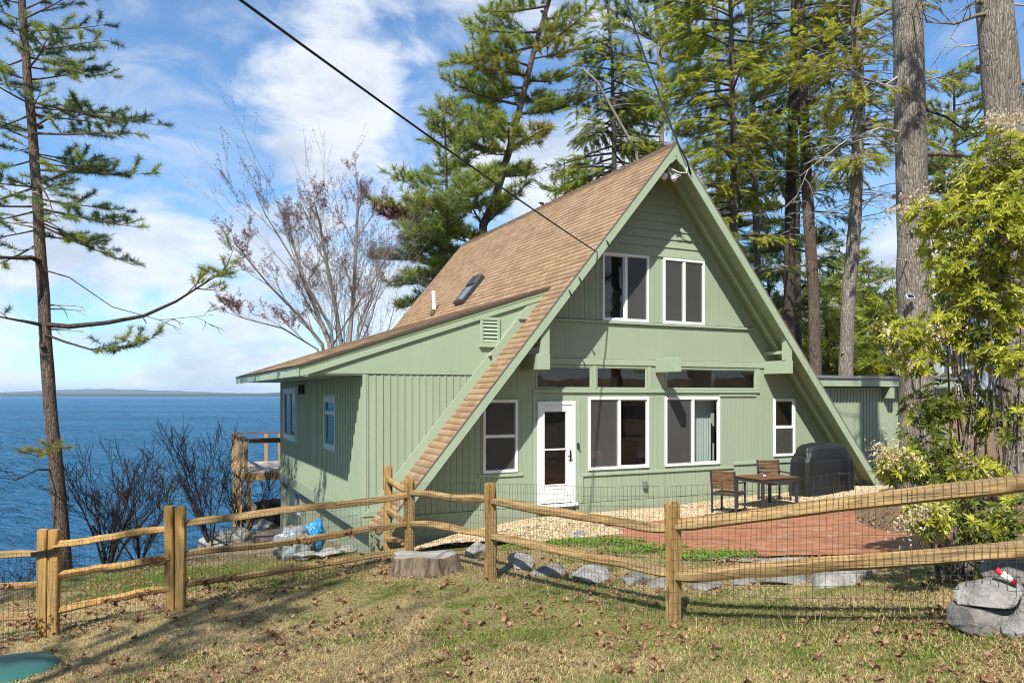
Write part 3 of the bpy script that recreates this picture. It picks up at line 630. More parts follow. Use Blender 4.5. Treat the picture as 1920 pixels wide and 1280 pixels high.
lb = MB(); lb.box(a0+.06, a1-.06, -.028, -.0235, b0+.07, b1-.06); mapped(lb, dorm).build('vent_back', M['black_metal'], vent)
# side wall
sops = [(-8.98, -6.98, .98, 2.36), (-3.45, -2.29, 1.04, 2.16)]
mb = MB(); board_wall(mb, edges_for(-WB, -.10, .3, sops), 0, lambda a: 2.56, sops, 0, 0, .06)
for i in range(int((WB-.1)/.137)):
    a = -WB+.03+i*.137; m = a+.018; z = 0
    for o in sorted(o for o in sops if o[0]-.06 < m < o[1]+.06): mb.box(a, a+.036, -.017, .0, z, o[2]-.04); z = o[3]+.04
    mb.box(a, a+.036, -.017, .0, z, 2.555)
mapped(mb, side).build('side_wall', M['green'], house)
mb = MB(); mb.box(-WB-.02, -.072, -.03, .05, -.30, -.003); mapped(mb, side).build('side_skirt_board', M['green_trim'], house)
trim2 = simple('weathered_blue_trim', (.36, .43, .42), .6, .3)
M['trim2'] = trim2
window('window', side, *sops[0], 'slider', (), .12, 'trim2', label='wide window under the dark eave with blue grey trim')
window('window', side, *sops[1], 'transom', (), .10, 'trim2', label='tall window with a transom and blue grey trim')
wl = MB(); wl.box(-5.98, -5.80, -.16, -.0, 2.22, 2.45); wl.tube([(-5.74, -.08, 2.22), (-5.74, -.08, 2.44)], .035, 8); mapped(wl, side).build('wall_lamp', M['black_metal'], house, bevel=.01)
# lower storey, set back under the skirt board
bops = [(-7.95, -7.15, -1.05, -.42)]
mb = MB(); board_wall(mb, edges_for(-WB, -.12, .6, bops), -3.0, lambda a: -.302, bops, 0, .15, .30)
mapped(mb, side).build('basement_wall', M['green'], house)
bs = lambda a, d, z: side(a, d+.15, z)
window('basement_window', bs, *bops[0], 'fixed', (), .05, 'trim2')
mb = MB(); mb.box(SIDE_S+.15, -2.9, .12, .2, -2.4, -.302); mb.build('basement_front', M['green'], house)
mb = MB(); mb.box(SIDE_S+.01, 0.2, WB-.08, WB, -3.0, 2.9); mb.prism([(FL+.1, 10.3, -1), (CS, 10.3, ZA-.15), (FR-.1, 10.3, -1)], (0, .1, 0)); mb.box(SIDE_S+.1, SIDE_S+.2, 9.4, 10.3, -3, 2.5)
mb.build('rear_wall', M['green'], house)
# rooms behind the glass
it = MB()
it.box(-2.5, 8.2, .10, 4.2, -.1, .0, 0); it.box(-2.2, 7.9, 4.2, 4.3, 0, 2.8, 1); it.box(-1.1, 6.8, .10, 4.2, 2.82, 2.92, 1); it.prism([(-.4, 3.7, 2.95), (6.1, 3.7, 2.95), (4.5, 3.7, 5.0), (1.2, 3.7, 5.0)], (0, -.1, 0), 1)
it.box(2.85, 2.95, 1.6, 4.2, 0, 2.8, 1); it.box(4.9, 5.0, .6, 4.2, 0, 2.8, 1); it.box(3.0, 4.9, 3.5, 4.2, 0, .95, 2); it.box(3.2, 4.6, 3.7, 4.2, 1.5, 2.3, 2); it.box(-1.1, 6.8, 1.2, 1.36, 2.60, 2.82, 2)
it.box(1.3, 2.3, 1.3, 2.0, .70, .75, 2)
for x in (1.4, 1.85):
    it.box(x, x+.4, 1.0, 1.05, .45, .95, 2); it.box(x, x+.4, 1.0, 1.4, .42, .46, 2)
    for dx in (0, .36):
        for dy in (1.0, 1.36): it.box(x+dx, x+dx+.04, dy, dy+.04, 0, .42, 2)
it.build('interior', [M['floor_in'], M['wall_in'], M['wood_in']], house)
cu = MB()
for i in range(16): x = 4.02+i*.035; cu.add([(x, .22+.025*(i % 2), .60), (x+.035, .22+.025*((i+1) % 2), .60), (x+.035, .22+.025*((i+1) % 2), 2.14), (x, .22+.025*(i % 2), 2.14)], [(0, 1, 2, 3)])
cu.build('curtain', M['curtain'], house)
# skylight, vent pipe, flood light on the roof
def on_left(s, v, h=0.0):
    n = Vector((-SL, 0, 1)).normalized(); return Vector((s, v, zroof(s)))+n*h
sk = MB()
for s0_, s1_, va, vb in ((.53, 1.12, 5.15, 5.22), (.53, 1.12, 5.73, 5.80), (.53, .60, 5.22, 5.73), (1.02, 1.12, 5.22, 5.73)):
    q = [on_left(s0_, va), on_left(s1_, va), on_left(s1_, vb), on_left(s0_, vb)]; sk.prism(q, Vector((-SL, 0, 1)).normalized()*.13)
skl = sk.build('skylight', M['dark_metal'], house, bevel=.008)
g = MB(); g.add([on_left(.60, 5.22, .105), on_left(.60, 5.73, .105), on_left(1.02, 5.73, .105), on_left(1.02, 5.22, .105)], [(0, 1, 2, 3)]); g.build('pane', simple('skylight_glass', (.20, .26, .28), .08, .8), skl)
sb = MB(); q = [on_left(.92, 5.18), on_left(1.14, 5.18), on_left(1.14, 5.77), on_left(.92, 5.77)]; sb.prism(q, Vector((-SL, 0, 1)).normalized()*.16); sb.build('blind_box', M['dark_metal'], skl, bevel=.01)
vp = MB(); vp.tube([on_left(.457, 7.39, -.05), on_left(.457, 7.39)+Vector((0, 0, .70))], .055, 12); vpo = vp.build('vent_pipe', M['white'], house, smooth=False)
vb_ = MB(); vb_.tube([on_left(.457, 7.39, .0)+Vector((0, 0, .0)), on_left(.457, 7.39)+Vector((0, 0, .16))], [.11, .062], 12); vb_.build('flashing', M['bark_brown'], vpo)
fl = MB(); fl.box(CS-.13, CS+.08, -.62, -.42, ZA-.60, ZA-.47); flo = fl.build('flood_light', M['soffit'], house, bevel=.01)
for dx, a in ((-.15, (-.10, -.16, -.08)), (.03, (.02, -.17, -.10))):
    hd = MB(); p = Vector((CS+dx, -.52, ZA-.64)); d_ = Vector(a).normalized(); hd.tube([p-d_*.02, p+d_*.06, p+d_*.15], [.03, .055, .075], 10); hd.build('lamp_head', M['white'], flo, smooth=True)
wr = MB(); wr.tube([(CS-.12, -.66, ZA-.60), (CS-.02, -.70, ZA-.74), (CS+.14, -.72, ZA-.66), (CS+.05, -.6, ZA-.60)], .008, 5); wr.tube([(CS-.08, -.70, ZA-.55), (CS+.08, -.76, ZA-.62), (CS+.24, -.78, ZA-.60), (CS+.27, -.77, ZA-.46)], .011, 6); wr.build('lamp_cord', M['white'], flo)
for s in (.30, .52, 1.15): z = zroof(s)-.16; hk = MB(); hk.tube([(s, V0-.015, z+.05), (s, V0-.07, z), (s+.03, V0-.07, z-.07), (s+.05, V0-.05, z-.04)], .012, 5); hk.build('fascia_hook', M['black_metal'], house)

# ------------------------------------------------------------------ green wing behind the right roof foot
wing = empty('flat_roofed_annex', H(7.2, 2.6, 0), YAW, 'low green annex with flat roof and ribbed siding behind the big grey trunk', 'annex')
mb = MB(); mb.box(0, 9.0, .0, 5.0, -.4, 2.42)
for i in range(66): mb.box(.02+i*.136, .06+i*.136, -.02, 0, -.4, 2.36)
mb.build('wall', M['green'], wing)
mb = MB(); mb.box(-.3, 9.3, -.30, 5.3, 2.45, 2.68); mb.box(2.4, 2.62, -.28, -.02, 2.10, 2.44); mb.box(6.0, 6.2, -.28, -.02, 2.10, 2.44); mb.build('fascia', M['green_trim'], wing)
mb = MB(); mb.box(-.34, 9.34, -.34, 5.34, 2.682, 2.76); mb.build('roof', M['grey_metal'], wing)

# ------------------------------------------------------------------ timber deck at the lake end
deck_o = empty('deck', H(-4.47, 9.65, 0), YAW, 'raised timber deck with railing on tall posts above the lake shore', 'deck')
DW, DL, FZ = 2.6, 3.6, -.03
mb = MB()
for i in range(25): mb.box(.02, DW, .02+i*.143, .02+i*.143+.136, FZ-.03, FZ)
mb.build('floor_boards', M['deck_grey'], deck_o)
mb = MB(); mb.box(-.02, DW, -.03, .015, FZ-.25, FZ-.035); mb.box(-.05, -.005, -.03, DL, FZ-.25, FZ-.035); mb.box(0, DW, DL+.001, DL+.04, FZ-.25, FZ-.035)
mb.build('rim_joist', M['deck_wood'], deck_o)
for x, y in ((0.02, .02), (0.02, 1.25), (0.02, 2.4), (.02, DL-.06), (1.05, DL-.06), (DW-.1, DL-.06), (1.5, DL-.06)):
    mb = MB(); mb.box(x-.05, x+.05, y-.05, y+.05, FZ-.2 if y > .1 else FZ-.25, FZ+.93); mb.build('rail_post', M['deck_wood'], deck_o)
mb = MB(); mb.box(-.06, DW, -.06, .09, FZ+.93, FZ+.97); mb.box(-.06, .09, .09, DL, FZ+.93, FZ+.97); mb.box(-.06, DW, DL, DL+.14, FZ+.93, FZ+.97); mb.box(.09, DW, -.02, .02, FZ+.83, FZ+.925)
mb.build('cap_rail', M['cap_wood'], deck_o)
mb = MB()
for i in range(7): z = FZ+.12+i*.115; mb.tube([(.02, .02, z), (.02, DL-.05, z)], .004, 4)
mb.build('cable', M['grey_metal'], deck_o)
for x, y, m in ((.10, .06, 'deck_wood'), (.06, 1.9, 'deck_wood'), (2.2, 1.2, 'bark_dark'), (2.35, 2.6, 'bark_dark'), (.06, DL-.1, 'deck_wood')):
    wp = H(-4.47+x, 9.65+y); z = gh(wp.x, wp.y)-.2
    mb = MB(); mb.box(x-.065, x+.065, y-.065, y+.065, z, FZ-.252 if y > .1 else FZ-.252); mb.build('support_post', M[m], deck_o)

# ------------------------------------------------------------------ split rail fence, gate and wire mesh
FP = {'A': (-.27, 9.56, -.10, 1.10), 'B': (1.54, 7.30, .03, 1.18), 'C': (-1.45, 10.8, -.10, 1.03), 'Dd': (-1.95, 12.0, -.35, 1.09), 'E': (3.95, 5.02, .66, 1.95),
      'G3': (-3.83, 8.83, -.30, .91), 'G2': (-3.945, 8.81, -.22, .92), 'G1': (-5.135, 8.56, -.47, .69), 'G0': (-5.245, 8.54, -.52, .70), 'Z': (-8.2, 7.75, -.85, .45)}
fence = empty('split_rail_fence', (0, 0, 0), 0, 'long weathered split rail fence with wire mesh turning a corner by the stump', 'fence')
fence_left = empty('split_rail_fence', (0, 0, 0), 0, 'short piece of rail fence left of the hinged gate', 'fence')
gate = empty('garden_gate', (FP['G1'][0], FP['G1'][1], 0), 0, 'narrow three rail wooden gate on black strap hinges', 'gate')
def post(key, parent, m='post_wood', wd=.135, rot=0, rounded=True, name='post', off=(0, 0)):
    x, y, z0, z1 = FP[key]; rr = random.Random(key); z0 = min(z0, gh(x, y))-.25
    bm_ = bmesh.new(); bmesh.ops.create_cube(bm_, size=1); bmesh.ops.scale(bm_, vec=(wd, wd*.85, z1-z0), verts=bm_.verts)
    es = [e for e in bm_.edges if abs(e.verts[0].co.z-e.verts[1].co.z) > .1]; bmesh.ops.subdivide_edges(bm_, edges=es, cuts=9)
    bmesh.ops.bevel(bm_, geom=[e for e in bm_.edges if (e.verts[0].co.z == e.verts[1].co.z and e.verts[0].co.z > (z1-z0)/2-.001) or (abs(e.verts[0].co.x-e.verts[1].co.x) < 1e-5 and abs(e.verts[0].co.y-e.verts[1].co.y) < 1e-5)], offset=.022 if rounded else .006, segments=2, affect='EDGES')
    for v in bm_.verts:
        k = v.co.z; v.co.x += (vnoise(k*3+rr.random()*0, hash_(key)+.1)-.5)*.018*rounded; v.co.y += (vnoise(k*2.2, hash_(key)+5.3)-.5)*.018*rounded
    me = bpy.data.meshes.new(name); bm_.to_mesh(me); bm_.free(); me.materials.append(M[m])
    o = link(name, me, parent); o.location = (x-off[0], y-off[1], (z0+z1)/2); o.rotation_euler = (rr.uniform(-.012, .012), rr.uniform(-.012, .012), rot); return o
def hash_(k): return sum(ord(c)*(i+3) for i, c in enumerate(k)) % 97
def rail(a, b, r0_, parent, m='rail_wood', seed=0, flat=.8, name='rail', n=8, off=(0, 0), taper=True):
    """a split log rail: own frame along X so that the grain follows it"""
    r = r0_*.93; rr = random.Random(seed); a = Vector(a); b = Vector(b); L = (b-a).length; N = 30; V = []; Fs = []; ph = rr.uniform(0, 9)
    for i in range(N+1):
        t = i/N; e = min(1, min(t, 1-t)/.05) if taper else 1; rad = r*(.62+.38*e)*(1+.26*(float(fbm(t*4+ph, seed*1.7, 1.0, 3))-.5)); dy = (vnoise(t*2.2+ph, seed+.5)-.5)*.07; dz = (vnoise(t*2.2+ph, seed+9.5)-.5)*.07+.012*(vnoise(t*9+ph, seed+2)-.5)
        for k in range(n):
            q = 2*math.pi*k/n+.3; ir = rad*(1+.55*(vnoise(k*1.3+seed, 3.3+t*2.2)-.5)); z = math.sin(q)*ir; z = z if z > -rad*flat*.75 else -rad*flat*.75
            V.append((t*L, math.cos(q)*ir*.85+dy*e, z+dz*e))
    for i in range(N):
        for k in range(n): Fs.append((i*n+k, i*n+(k+1) % n, (i+1)*n+(k+1) % n, (i+1)*n+k))
    me = bpy.data.meshes.new(name); me.from_pydata(V, [], Fs+[tuple(range(n))[::-1], tuple(N*n+k for k in range(n))]); me.materials.append(M[m]); me.polygons.foreach_set('use_smooth', [True]*len(Fs)+[False]*2); me.update(); me.set_sharp_from_angle(angle=R(38))
    o = link(name, me, parent); d = b-a; o.location = a-Vector((off[0], off[1], 0)); o.rotation_mode = 'QUATERNION'; o.rotation_quaternion = d.to_track_quat('X', 'Z'); return o
def wire_panel(a, b, za, zb, ta, tb, parent, seed, off=(0, 0), dx=.0508, dz=.1, inset=.075):
    """welded mesh standing on the camera side of the rails"""
    a = Vector(a+(0,)); b = Vector(b+(0,)); d = (b-a); L = d.length; d.normalize(); nrm = Vector((d.y, -d.x, 0)); nrm = nrm if nrm.y < 0 else -nrm
    V, Fs = [], []
    def P(t, z): wob = (vnoise(t*1.4+seed, z*1.6, 1)-.5)*.035; return a+d*t+nrm*(inset+wob)+Vector((0, 0, z+(vnoise(t*1.1+seed, 2.2)-.5)*.03))
    def strand(pts, r):
        o = len(V)
        for i, p in enumerate(pts):
            q = (pts[min(i+1, len(pts)-1)]-pts[max(0, i-1)]).normalized(); s1 = q.cross(nrm).normalized()
            V.extend([p+s1*r, p-s1*r*.5+nrm*r*.87, p-s1*r*.5-nrm*r*.87])
        for i in range(len(pts)-1):
            for k in range(3): Fs.append((o+i*3+k, o+i*3+(k+1) % 3, o+i*3+3+(k+1) % 3, o+i*3+3+k))
    lo = lambda t: za+(zb-za)*t/L; hi = lambda t: ta+(tb-ta)*t/L; r = .0018
    for i in range(int(L/dx)+1):
        t = i*dx; z0, z1 = lo(t), hi(t); sx = (vnoise(i*.3, seed)-.5)*.012; strand([P(t+sx*k, z0+(z1-z0)*k/5) for k in range(6)], r)
    nz = int(max(ta-za, tb-zb)/dz)+1
    for j in range(nz+1):
        pts = []
        for i in range(int(L/.2)+1):
            t = min(i*.2, L); z = hi(t)-j*dz
            if z >= lo(t)-.02: pts.append(P(t, z))
        if len(pts) > 1: strand(pts, r)
    V = np.array([tuple(v) for v in V])-np.array([off[0], off[1], 0]); return array_mesh('wire_mesh', V, np.array(Fs), M['wire'], parent)
for kk, rt in (('A', .5), ('B', .55), ('C', .35), ('Dd', .1), ('E', .6)): post(kk, fence, rot=rt)
post('G3', fence, 'gate_wood', .105, .1, False)
P3 = lambda k, z: (FP[k][0], FP[k][1], z)
for i, (a, b, r) in enumerate([(P3('A', .86), P3('B', .915), .066), (P3('A', .425), P3('B', .49), .068), (P3('C', .80), P3('A', .88), .064), (P3('C', .375), P3('A', .45), .060), (P3('B', .94), P3('E', 1.69), .083), (P3('B', .467), P3('E', 1.215), .083),
      (P3('G3', .69), P3('C', .785), .060), (P3('G3', .356), P3('C', .375), .058), (P3('G3', -.01), P3('C', .03), .056), (P3('C', .82), P3('Dd', .88), .055), (P3('C', .36), P3('Dd', .40), .060), (P3('C', .04), P3('Dd', -.02), .060)]):
    rail(a, b, r, fence, seed=i+3)
wire_panel(FP['A'][:2], FP['B'][:2], -.12, -.02, 1.10, 1.32, fence, 1); wire_panel(FP['B'][:2], FP['E'][:2], -.02, .62, 1.33, 1.80, fence, 2); wire_panel(FP['C'][:2], FP['A'][:2], -.12, -.12, .96, 1.09, fence, 3)
wire_panel(FP['G3'][:2], FP['C'][:2], -.33, -.14, .72, .83, fence, 4)
post('G0', fence_left, 'gate_wood', .105, .1, False); post('Z', fence_left, rot=.4)
for i, z in enumerate((.42, .095, -.28)): rail(P3('Z', z-.02), P3('G0', z), .056, fence_left, seed=31+i)
wire_panel(FP['Z'][:2], FP['G0'][:2], -.85, -.55, .44, .46, fence_left, 5)
go = FP['G1'][:2]
post('G1', gate, 'gate_wood', .105, .1, False, 'stile', go); post('G2', gate, 'gate_wood', .10, .1, False, 'stile', go)
for i, (z0, z1) in enumerate(((.504, .658), (.164, .32), (-.218, -.037))): rail(P3('G1', z0), P3('G2', z1), .054, gate, 'gate_wood', 41+i, off=go, taper=False)
wire_panel(FP['G1'][:2], FP['G2'][:2], -.50, -.30, .54, .68, gate, 6, off=go)
hb = MB(); c0 = Vector(P3('G0', .44)); c1 = Vector(P3('G1', .455)); dd = (c1-c0).normalized(); nn = Vector((dd.y, -dd.x, 0)).normalized(); nn = nn if nn.y < 0 else -nn
hb.bar(c0-dd*.10+nn*.060, c0+dd*.045+nn*.060, .012, .055); hb.bar(c1-dd*.045+nn*.060, c1+dd*.05+nn*.060, .012, .06); hb.tube([(c0+c1)/2+nn*.063+Vector((0, 0, -.04)), (c0+c1)/2+nn*.063+Vector((0, 0, .04))], .012, 8)
hb.v = [(x-go[0], y-go[1], z) for x, y, z in hb.v]; hb.build('hinge', M['black_metal'], gate)

# ------------------------------------------------------------------ trees
class Fol:
    def __init__(s): s.p = []; s.d = []; s.s = []; s.m = []
    def add(s, p, d, sc, m=0): s.p.append(tuple(p)); s.d.append(tuple(d)); s.s.append(sc); s.m.append(m)
def tpl_pine(n, L=.2, wd=.014, seed=0, spread=1.0):
    r = np.random.RandomState(seed); V = []
    for i in range(n):
        a = r.rand()*2*np.pi; c = np.arccos(1-r.rand()*.62*spread); d = np.array([np.cos(c), np.sin(c)*np.cos(a), np.sin(c)*np.sin(a)]); o = np.array([r.rand()*.14-.05, 0, 0]); sd = np.cross(d, r.randn(3)); sd /= np.linalg.norm(sd); l = L*(.7+.5*r.rand())
        V += [o-sd*wd/2, o+sd*wd/2, o+d*l]
    return np.array(V)
def tpl_spray(n=7, L=.34, wd=.04, seed=0):
    r = np.random.RandomState(seed); V = []
    for i in range(n):
        t = (i+.4)/n; x = t*L
        for sgn in (-1, 1):
            ln = .17*(1-t*.75)*(.75+.5*r.rand()); d = np.array([.75, sgn*.72, (r.rand()-.6)*.35]); d /= np.linalg.norm(d); q = np.array([-d[1], d[0], 0]); z = (r.rand()-.5)*.03
            o = np.array([x, 0, z-.12*t*t]); V += [o-q*wd*.5, o+q*wd*.5, o+d*ln]
    d = np.array([1, 0, -.2]); V += [np.array([L*.8, -.02, -.08]), np.array([L*.8, .02, -.08]), np.array([L*1.25, 0, -.14])]
    return np.array(V)
def tpl_whorl(n=10, L=.10, wd=.030, seed=0):
    r = np.random.RandomState(seed); V = []
    for i in range(n):
        a = 2*np.pi*i/n+r.rand()*.6; el = .15+r.rand()*.7; d = np.array([np.sin(el), np.cos(el)*np.cos(a), np.cos(el)*np.sin(a)]); s = np.cross(d, [1, 0, 0]); s /= np.linalg.norm(s); up = np.cross(s, d); l = L*(.75+.5*r.rand()); dn = -up*l*.18*(1 if up[0] > 0 else -1)
        o = np.array([r.rand()*.03, 0, 0]); b = o; tip = o+d*l+dn; m = o+d*l*.55; f = up*wd*.25
        V += [b, m-s*wd/2+f, tip, b, tip, m+s*wd/2+f]
    return np.array(V)
def tpl_beads(n=26, seed=0):
    r = np.random.RandomState(seed); V = []
    for k in range(6):
        a = r.rand()*6.28; d = np.array([.8, np.cos(a)*.7, np.sin(a)*.7-.25]); d /= np.linalg.norm(d)
        for i in range(8):
            o = d*(.02+i*.0125)+np.array([0, 0, -.003*i*i])
            q = r.randn(3, 3); q = q/np.linalg.norm(q, axis=1)[:, None]*.014; V += [o+q[0], o+q[1], o+q[2]]
    return np.array(V)
def tpl_leaf(L=.11, wd=.075, seed=0):
    r = np.random.RandomState(seed); pts = []; n = 10
    for i in range(n):
        a = 2*np.pi*i/n; rad = (1.0 if i % 2 == 0 else .52)*(.8+.4*r.rand()); pts.append(np.array([np.cos(a)*L/2*rad, np.sin(a)*wd/2*rad, .018*np.cos(2*a)+r.rand()*.016]))
    c = np.array([0, 0, r.rand()*.01-.012]); V = []
    for i in range(n): V += [c, pts[i], pts[(i+1) % n]]
    return np.array(V)
def scatter(name, fol, tpls, mats, parent=None, up=None, seed=0):
    if not fol.p: return None
    r = np.random.RandomState(seed); P = np.array(fol.p); D = np.array(fol.d, float); D /= np.linalg.norm(D, axis=1)[:, None]+1e-9; S = np.array(fol.s); MI = np.array(fol.m); m = len(P)
    if up is not None: ref = np.tile(np.array(up, float), (m, 1))+r.randn(m, 3)*.22
    else: ref = r.randn(m, 3)
    Y = np.cross(ref, D); Y /= np.linalg.norm(Y, axis=1)[:, None]+1e-9; Z = np.cross(D, Y); ch = r.randint(0, len(tpls), m); Vs = []; Ms = []
    for k, T in enumerate(tpls):
        q = np.where(ch == k)[0]
        if not len(q): continue
        W = P[q, None, :]+S[q, None, None]*(T[None, :, 0:1]*D[q, None, :]+T[None, :, 1:2]*Y[q, None, :]+T[None, :, 2:3]*Z[q, None, :])
        Vs.append(W.reshape(-1, 3)); Ms.append(np.repeat(MI[q], len(T)//3))
    V = np.concatenate(Vs); return array_mesh(name, V, np.arange(len(V)).reshape(-1, 3), mats, parent, np.concatenate(Ms))
PINE = [tpl_pine(22, .25, .021, i, 1.1) for i in range(5)]; PINE_NEAR = [tpl_pine(30, .115, .0085, 20+i, 1.3) for i in range(5)]
SPRAY = [tpl_spray(8, .36, .040, i) for i in range(5)]
WHORL = [tpl_whorl(11, .118, .034, i) for i in range(6)]; BEADS = [tpl_beads(26, i) for i in range(4)]; LEAF = [tpl_leaf(seed=i) for i in range(6)]; BUD = [np.array([[0, -.4, 0], [0, .4, .1], [1, 0, 0], [.3, 0, -.4], [.3, 0, .4], [1.1, .3, 0]])*.042]

ST = {  # how a branch carries its twigs: curve of the limb, start of twigs, twigs per metre, twig length, twig rise, spacing, tuft size
 'pine': dict(curve=.10, t0=.14, tw=6.5, tl=.28, tmin=.30, tz=.20, fs=.15, fz=.55, sc=1.35, r=.011),
 'near_pine': dict(curve=.05, t0=.22, tw=6.0, tl=.26, tmin=.20, tz=.12, fs=.055, fz=.25, sc=1.05, r=.007),
 'hemlock': dict(curve=-.14, t0=.14, tw=7.0, tl=.32, tmin=.34, tz=-.14, fs=.125, fz=-.12, sc=1.0, r=.009),
 'far': dict(curve=-.05, t0=.12, tw=4.0, tl=.34, tmin=.4, tz=-.05, fs=.28, fz=.05, sc=2.3, r=.012),
 'dead': dict(curve=-.10, t0=.25, tw=3.2, tl=.30, tmin=.2, tz=-.25, fs=99, fz=0, sc=1, r=.009)}
def limb(bm_, fol, p, d, L, r, st, rr, mi=lambda rr: 0, jit=.10, density=1.0, end=None):
    p = Vector(p); d = Vector(d).normalized(); N = 7; pts = []
    side = d.cross(Vector((0, 0, 1))); side = side.normalized() if side.length > .01 else Vector((1, 0, 0)); a = rr.uniform(-jit, jit)*L; b = rr.uniform(-jit, jit)*L*.6; ph = rr.uniform(0, 6)
    for i in range(N+1):
        t = i/N; q = p+d*(L*t)+Vector((0, 0, st['curve']*L*t*t))+side*(a*t*t+math.sin(t*7+ph)*.02*L*t)+Vector((0, 0, b*math.sin(t*5+ph)*.35*t))
        pts.append(q)
    bm_.tube(pts, [max(.004, r*(1-t*.86/N)) for t in range(N+1)], 5, False)
    nt = max(2, int(L*st['tw']*(1-st['t0'])*density)); sgn = 1
    for k in range(nt):
        t = st['t0']+(1-st['t0'])*(k+rr.random()*.8)/nt; t = min(t, .999); f = t*N; i = min(int(f), N-1); q = pts[i].lerp(pts[i+1], f-i); ax = (pts[i+1]-pts[i]).normalized(); sgn = -sgn
        sd = ax.cross(Vector((0, 0, 1))); sd = sd.normalized() if sd.length > .05 else side
        td = (ax*rr.uniform(.35, .95)+sd*sgn*rr.uniform(.5, 1.1)+Vector((0, 0, st['tz']+rr.uniform(-.2, .28)))).normalized(); tl = (st['tl']*L*(1.08-t)+st['tmin'])*rr.uniform(.6, 1.25)
        e = q+td*tl+Vector((0, 0, st['curve']*.6*tl)); bm_.tube([q, q.lerp(e, .5)+Vector((0, 0, rr.uniform(-.04, .04)*tl)), e], [st['r'], st['r']*.7, .003], 3, False)
        m = mi(rr); s = st['fs']
        if s < 50:
            nf = max(1, int(tl*.85/s))
            for j in range(nf):
                u = .22+.8*(j+rr.random()*.7)/nf; w_ = q.lerp(e, min(u, 1.02)); fd = td+Vector((rr.uniform(-.5, .5), rr.uniform(-.5, .5), st['fz']+rr.uniform(-.35, .35))); fol.add(w_, fd, st['sc']*rr.uniform(.7, 1.2), m)
            fol.add(e, td+Vector((0, 0, st['fz']*.6)), st['sc']*rr.uniform(.8, 1.2), m)
        elif rr.random() < .8:
            e2 = e+Vector((rr.uniform(-.3, .3), rr.uniform(-.3, .3), -.3))*tl; bm_.tube([q.lerp(e, .5), e2], [st['r']*.6, .002], 3, False)
    return pts
def path_at(path, z):
    for a, b in zip(path[:-1], path[1:]):
        if a.z <= z <= b.z: return a.lerp(b, (z-a.z)/max(1e-6, b.z-a.z))
    return path[-1].copy() if z > path[-1].z else path[0].copy()
def trunk_of(bm_, path, r0, r1, n=12, knots=0, seed=0):
    rr = random.Random(seed); pts = []; rad = []; L = path[-1].z-path[0].z; N = max(10, int(L/.5))
    for i in range(N+1):
        z = path[0].z+L*i/N; q = path_at(path, z); pts.append(q+Vector((rr.uniform(-1, 1), rr.uniform(-1, 1), 0))*r0*.05); t = i/N; rad.append((r0+(r1-r0)*t)*(1+.35*math.exp(-t*L/.45))*rr.uniform(.97, 1.03))
    bm_.tube(pts, rad, n)
    for k in range(knots):
        q = path_at(path, path[0].z+L*rr.uniform(.15, .95)); a = rr.uniform(0, 6.28); r = r0*.9; d = Vector((math.cos(a), math.sin(a), .1)); bm_.tube([q+d*r*.7, q+d*(r*1.06+.03), q+d*(r*1.1+.05)], [.06, .045, .02], 6)
def tree(name, label, path, r0, r1, bark, st, mats, tpls, zr, nb, lenf, seed, up=None, group=None, az=(0, 6.283), rise=(-.1, .35), mi=None, extra=(), dead=0, dead_z=None, density=1.0, knots=3, n=12, deadlen=(1.0, 2.2)):
    rr = random.Random(seed); path = [Vector(p) for p in path]; base = path[0].copy(); gz = gh(base.x, base.y)
    if base.z > gz-.15: path = [Vector((base.x, base.y, gz-.3))]+path[1:]
    o = empty(name, (base.x, base.y, gz), 0, label, 'tree', group); bm_ = MB(); fol = Fol(); trunk_of(bm_, path, r0, r1, n, knots, seed)
    if mi is None: mi = lambda rr: rr.randrange(len(mats))
    L = path[-1].z-path[0].z; rad = lambda z: r0+(r1-r0)*(z-path[0].z)/L; st_ = ST[st]
    for i in range(nb):
        t = (i+rr.random())/nb; z = zr[0]+(zr[1]-zr[0])*t; a = rr.uniform(*az); q = path_at(path, z); l = lenf(t)*rr.uniform(.65, 1.2); rs = rise[0]+(rise[1]-rise[0])*t+rr.uniform(-.12, .12)
        limb(bm_, fol, q, (math.cos(a), math.sin(a), rs), l, min(rad(z)*.55, .010+.007*l if st == 'near_pine' else .018+.016*l), st_, rr, mi, density=density)
    for (p, e, m) in extra:
        p, e = Vector(p), Vector(e); l = (e-p).length; limb(bm_, fol, p, (e-p)-Vector((0, 0, st_['curve']*l)), l, (.011+.007*l if st == 'near_pine' else .02+.013*l), st_, rr, (lambda rr, m=m: m) if m is not None else mi, jit=.05, density=density)
    twg = MB(); ff = Fol()
    for i in range(dead):
        dz = dead_z or zr; z = rr.uniform(*dz); a = rr.uniform(0, 6.283); limb(twg, ff, path_at(path, z), (math.cos(a), math.sin(a), rr.uniform(-.1, .35)), rr.uniform(*deadlen), .022, ST['dead'], rr)
    off = Vector((base.x, base.y, gz))
    for b_ in (bm_, twg): b_.v = [(x-off.x, y-off.y, z-off.z) for x, y, z in b_.v]
    fol.p = [(x-off.x, y-off.y, z-off.z) for x, y, z in fol.p]
    if twg.v: bm_.add(twg.v, twg.f, 1)
    bm_.build('trunk', [M[bark], M['twig_pale']], o, smooth=True)
    scatter('crown', fol, tpls, [M[x] for x in mats], o, up, seed); return o

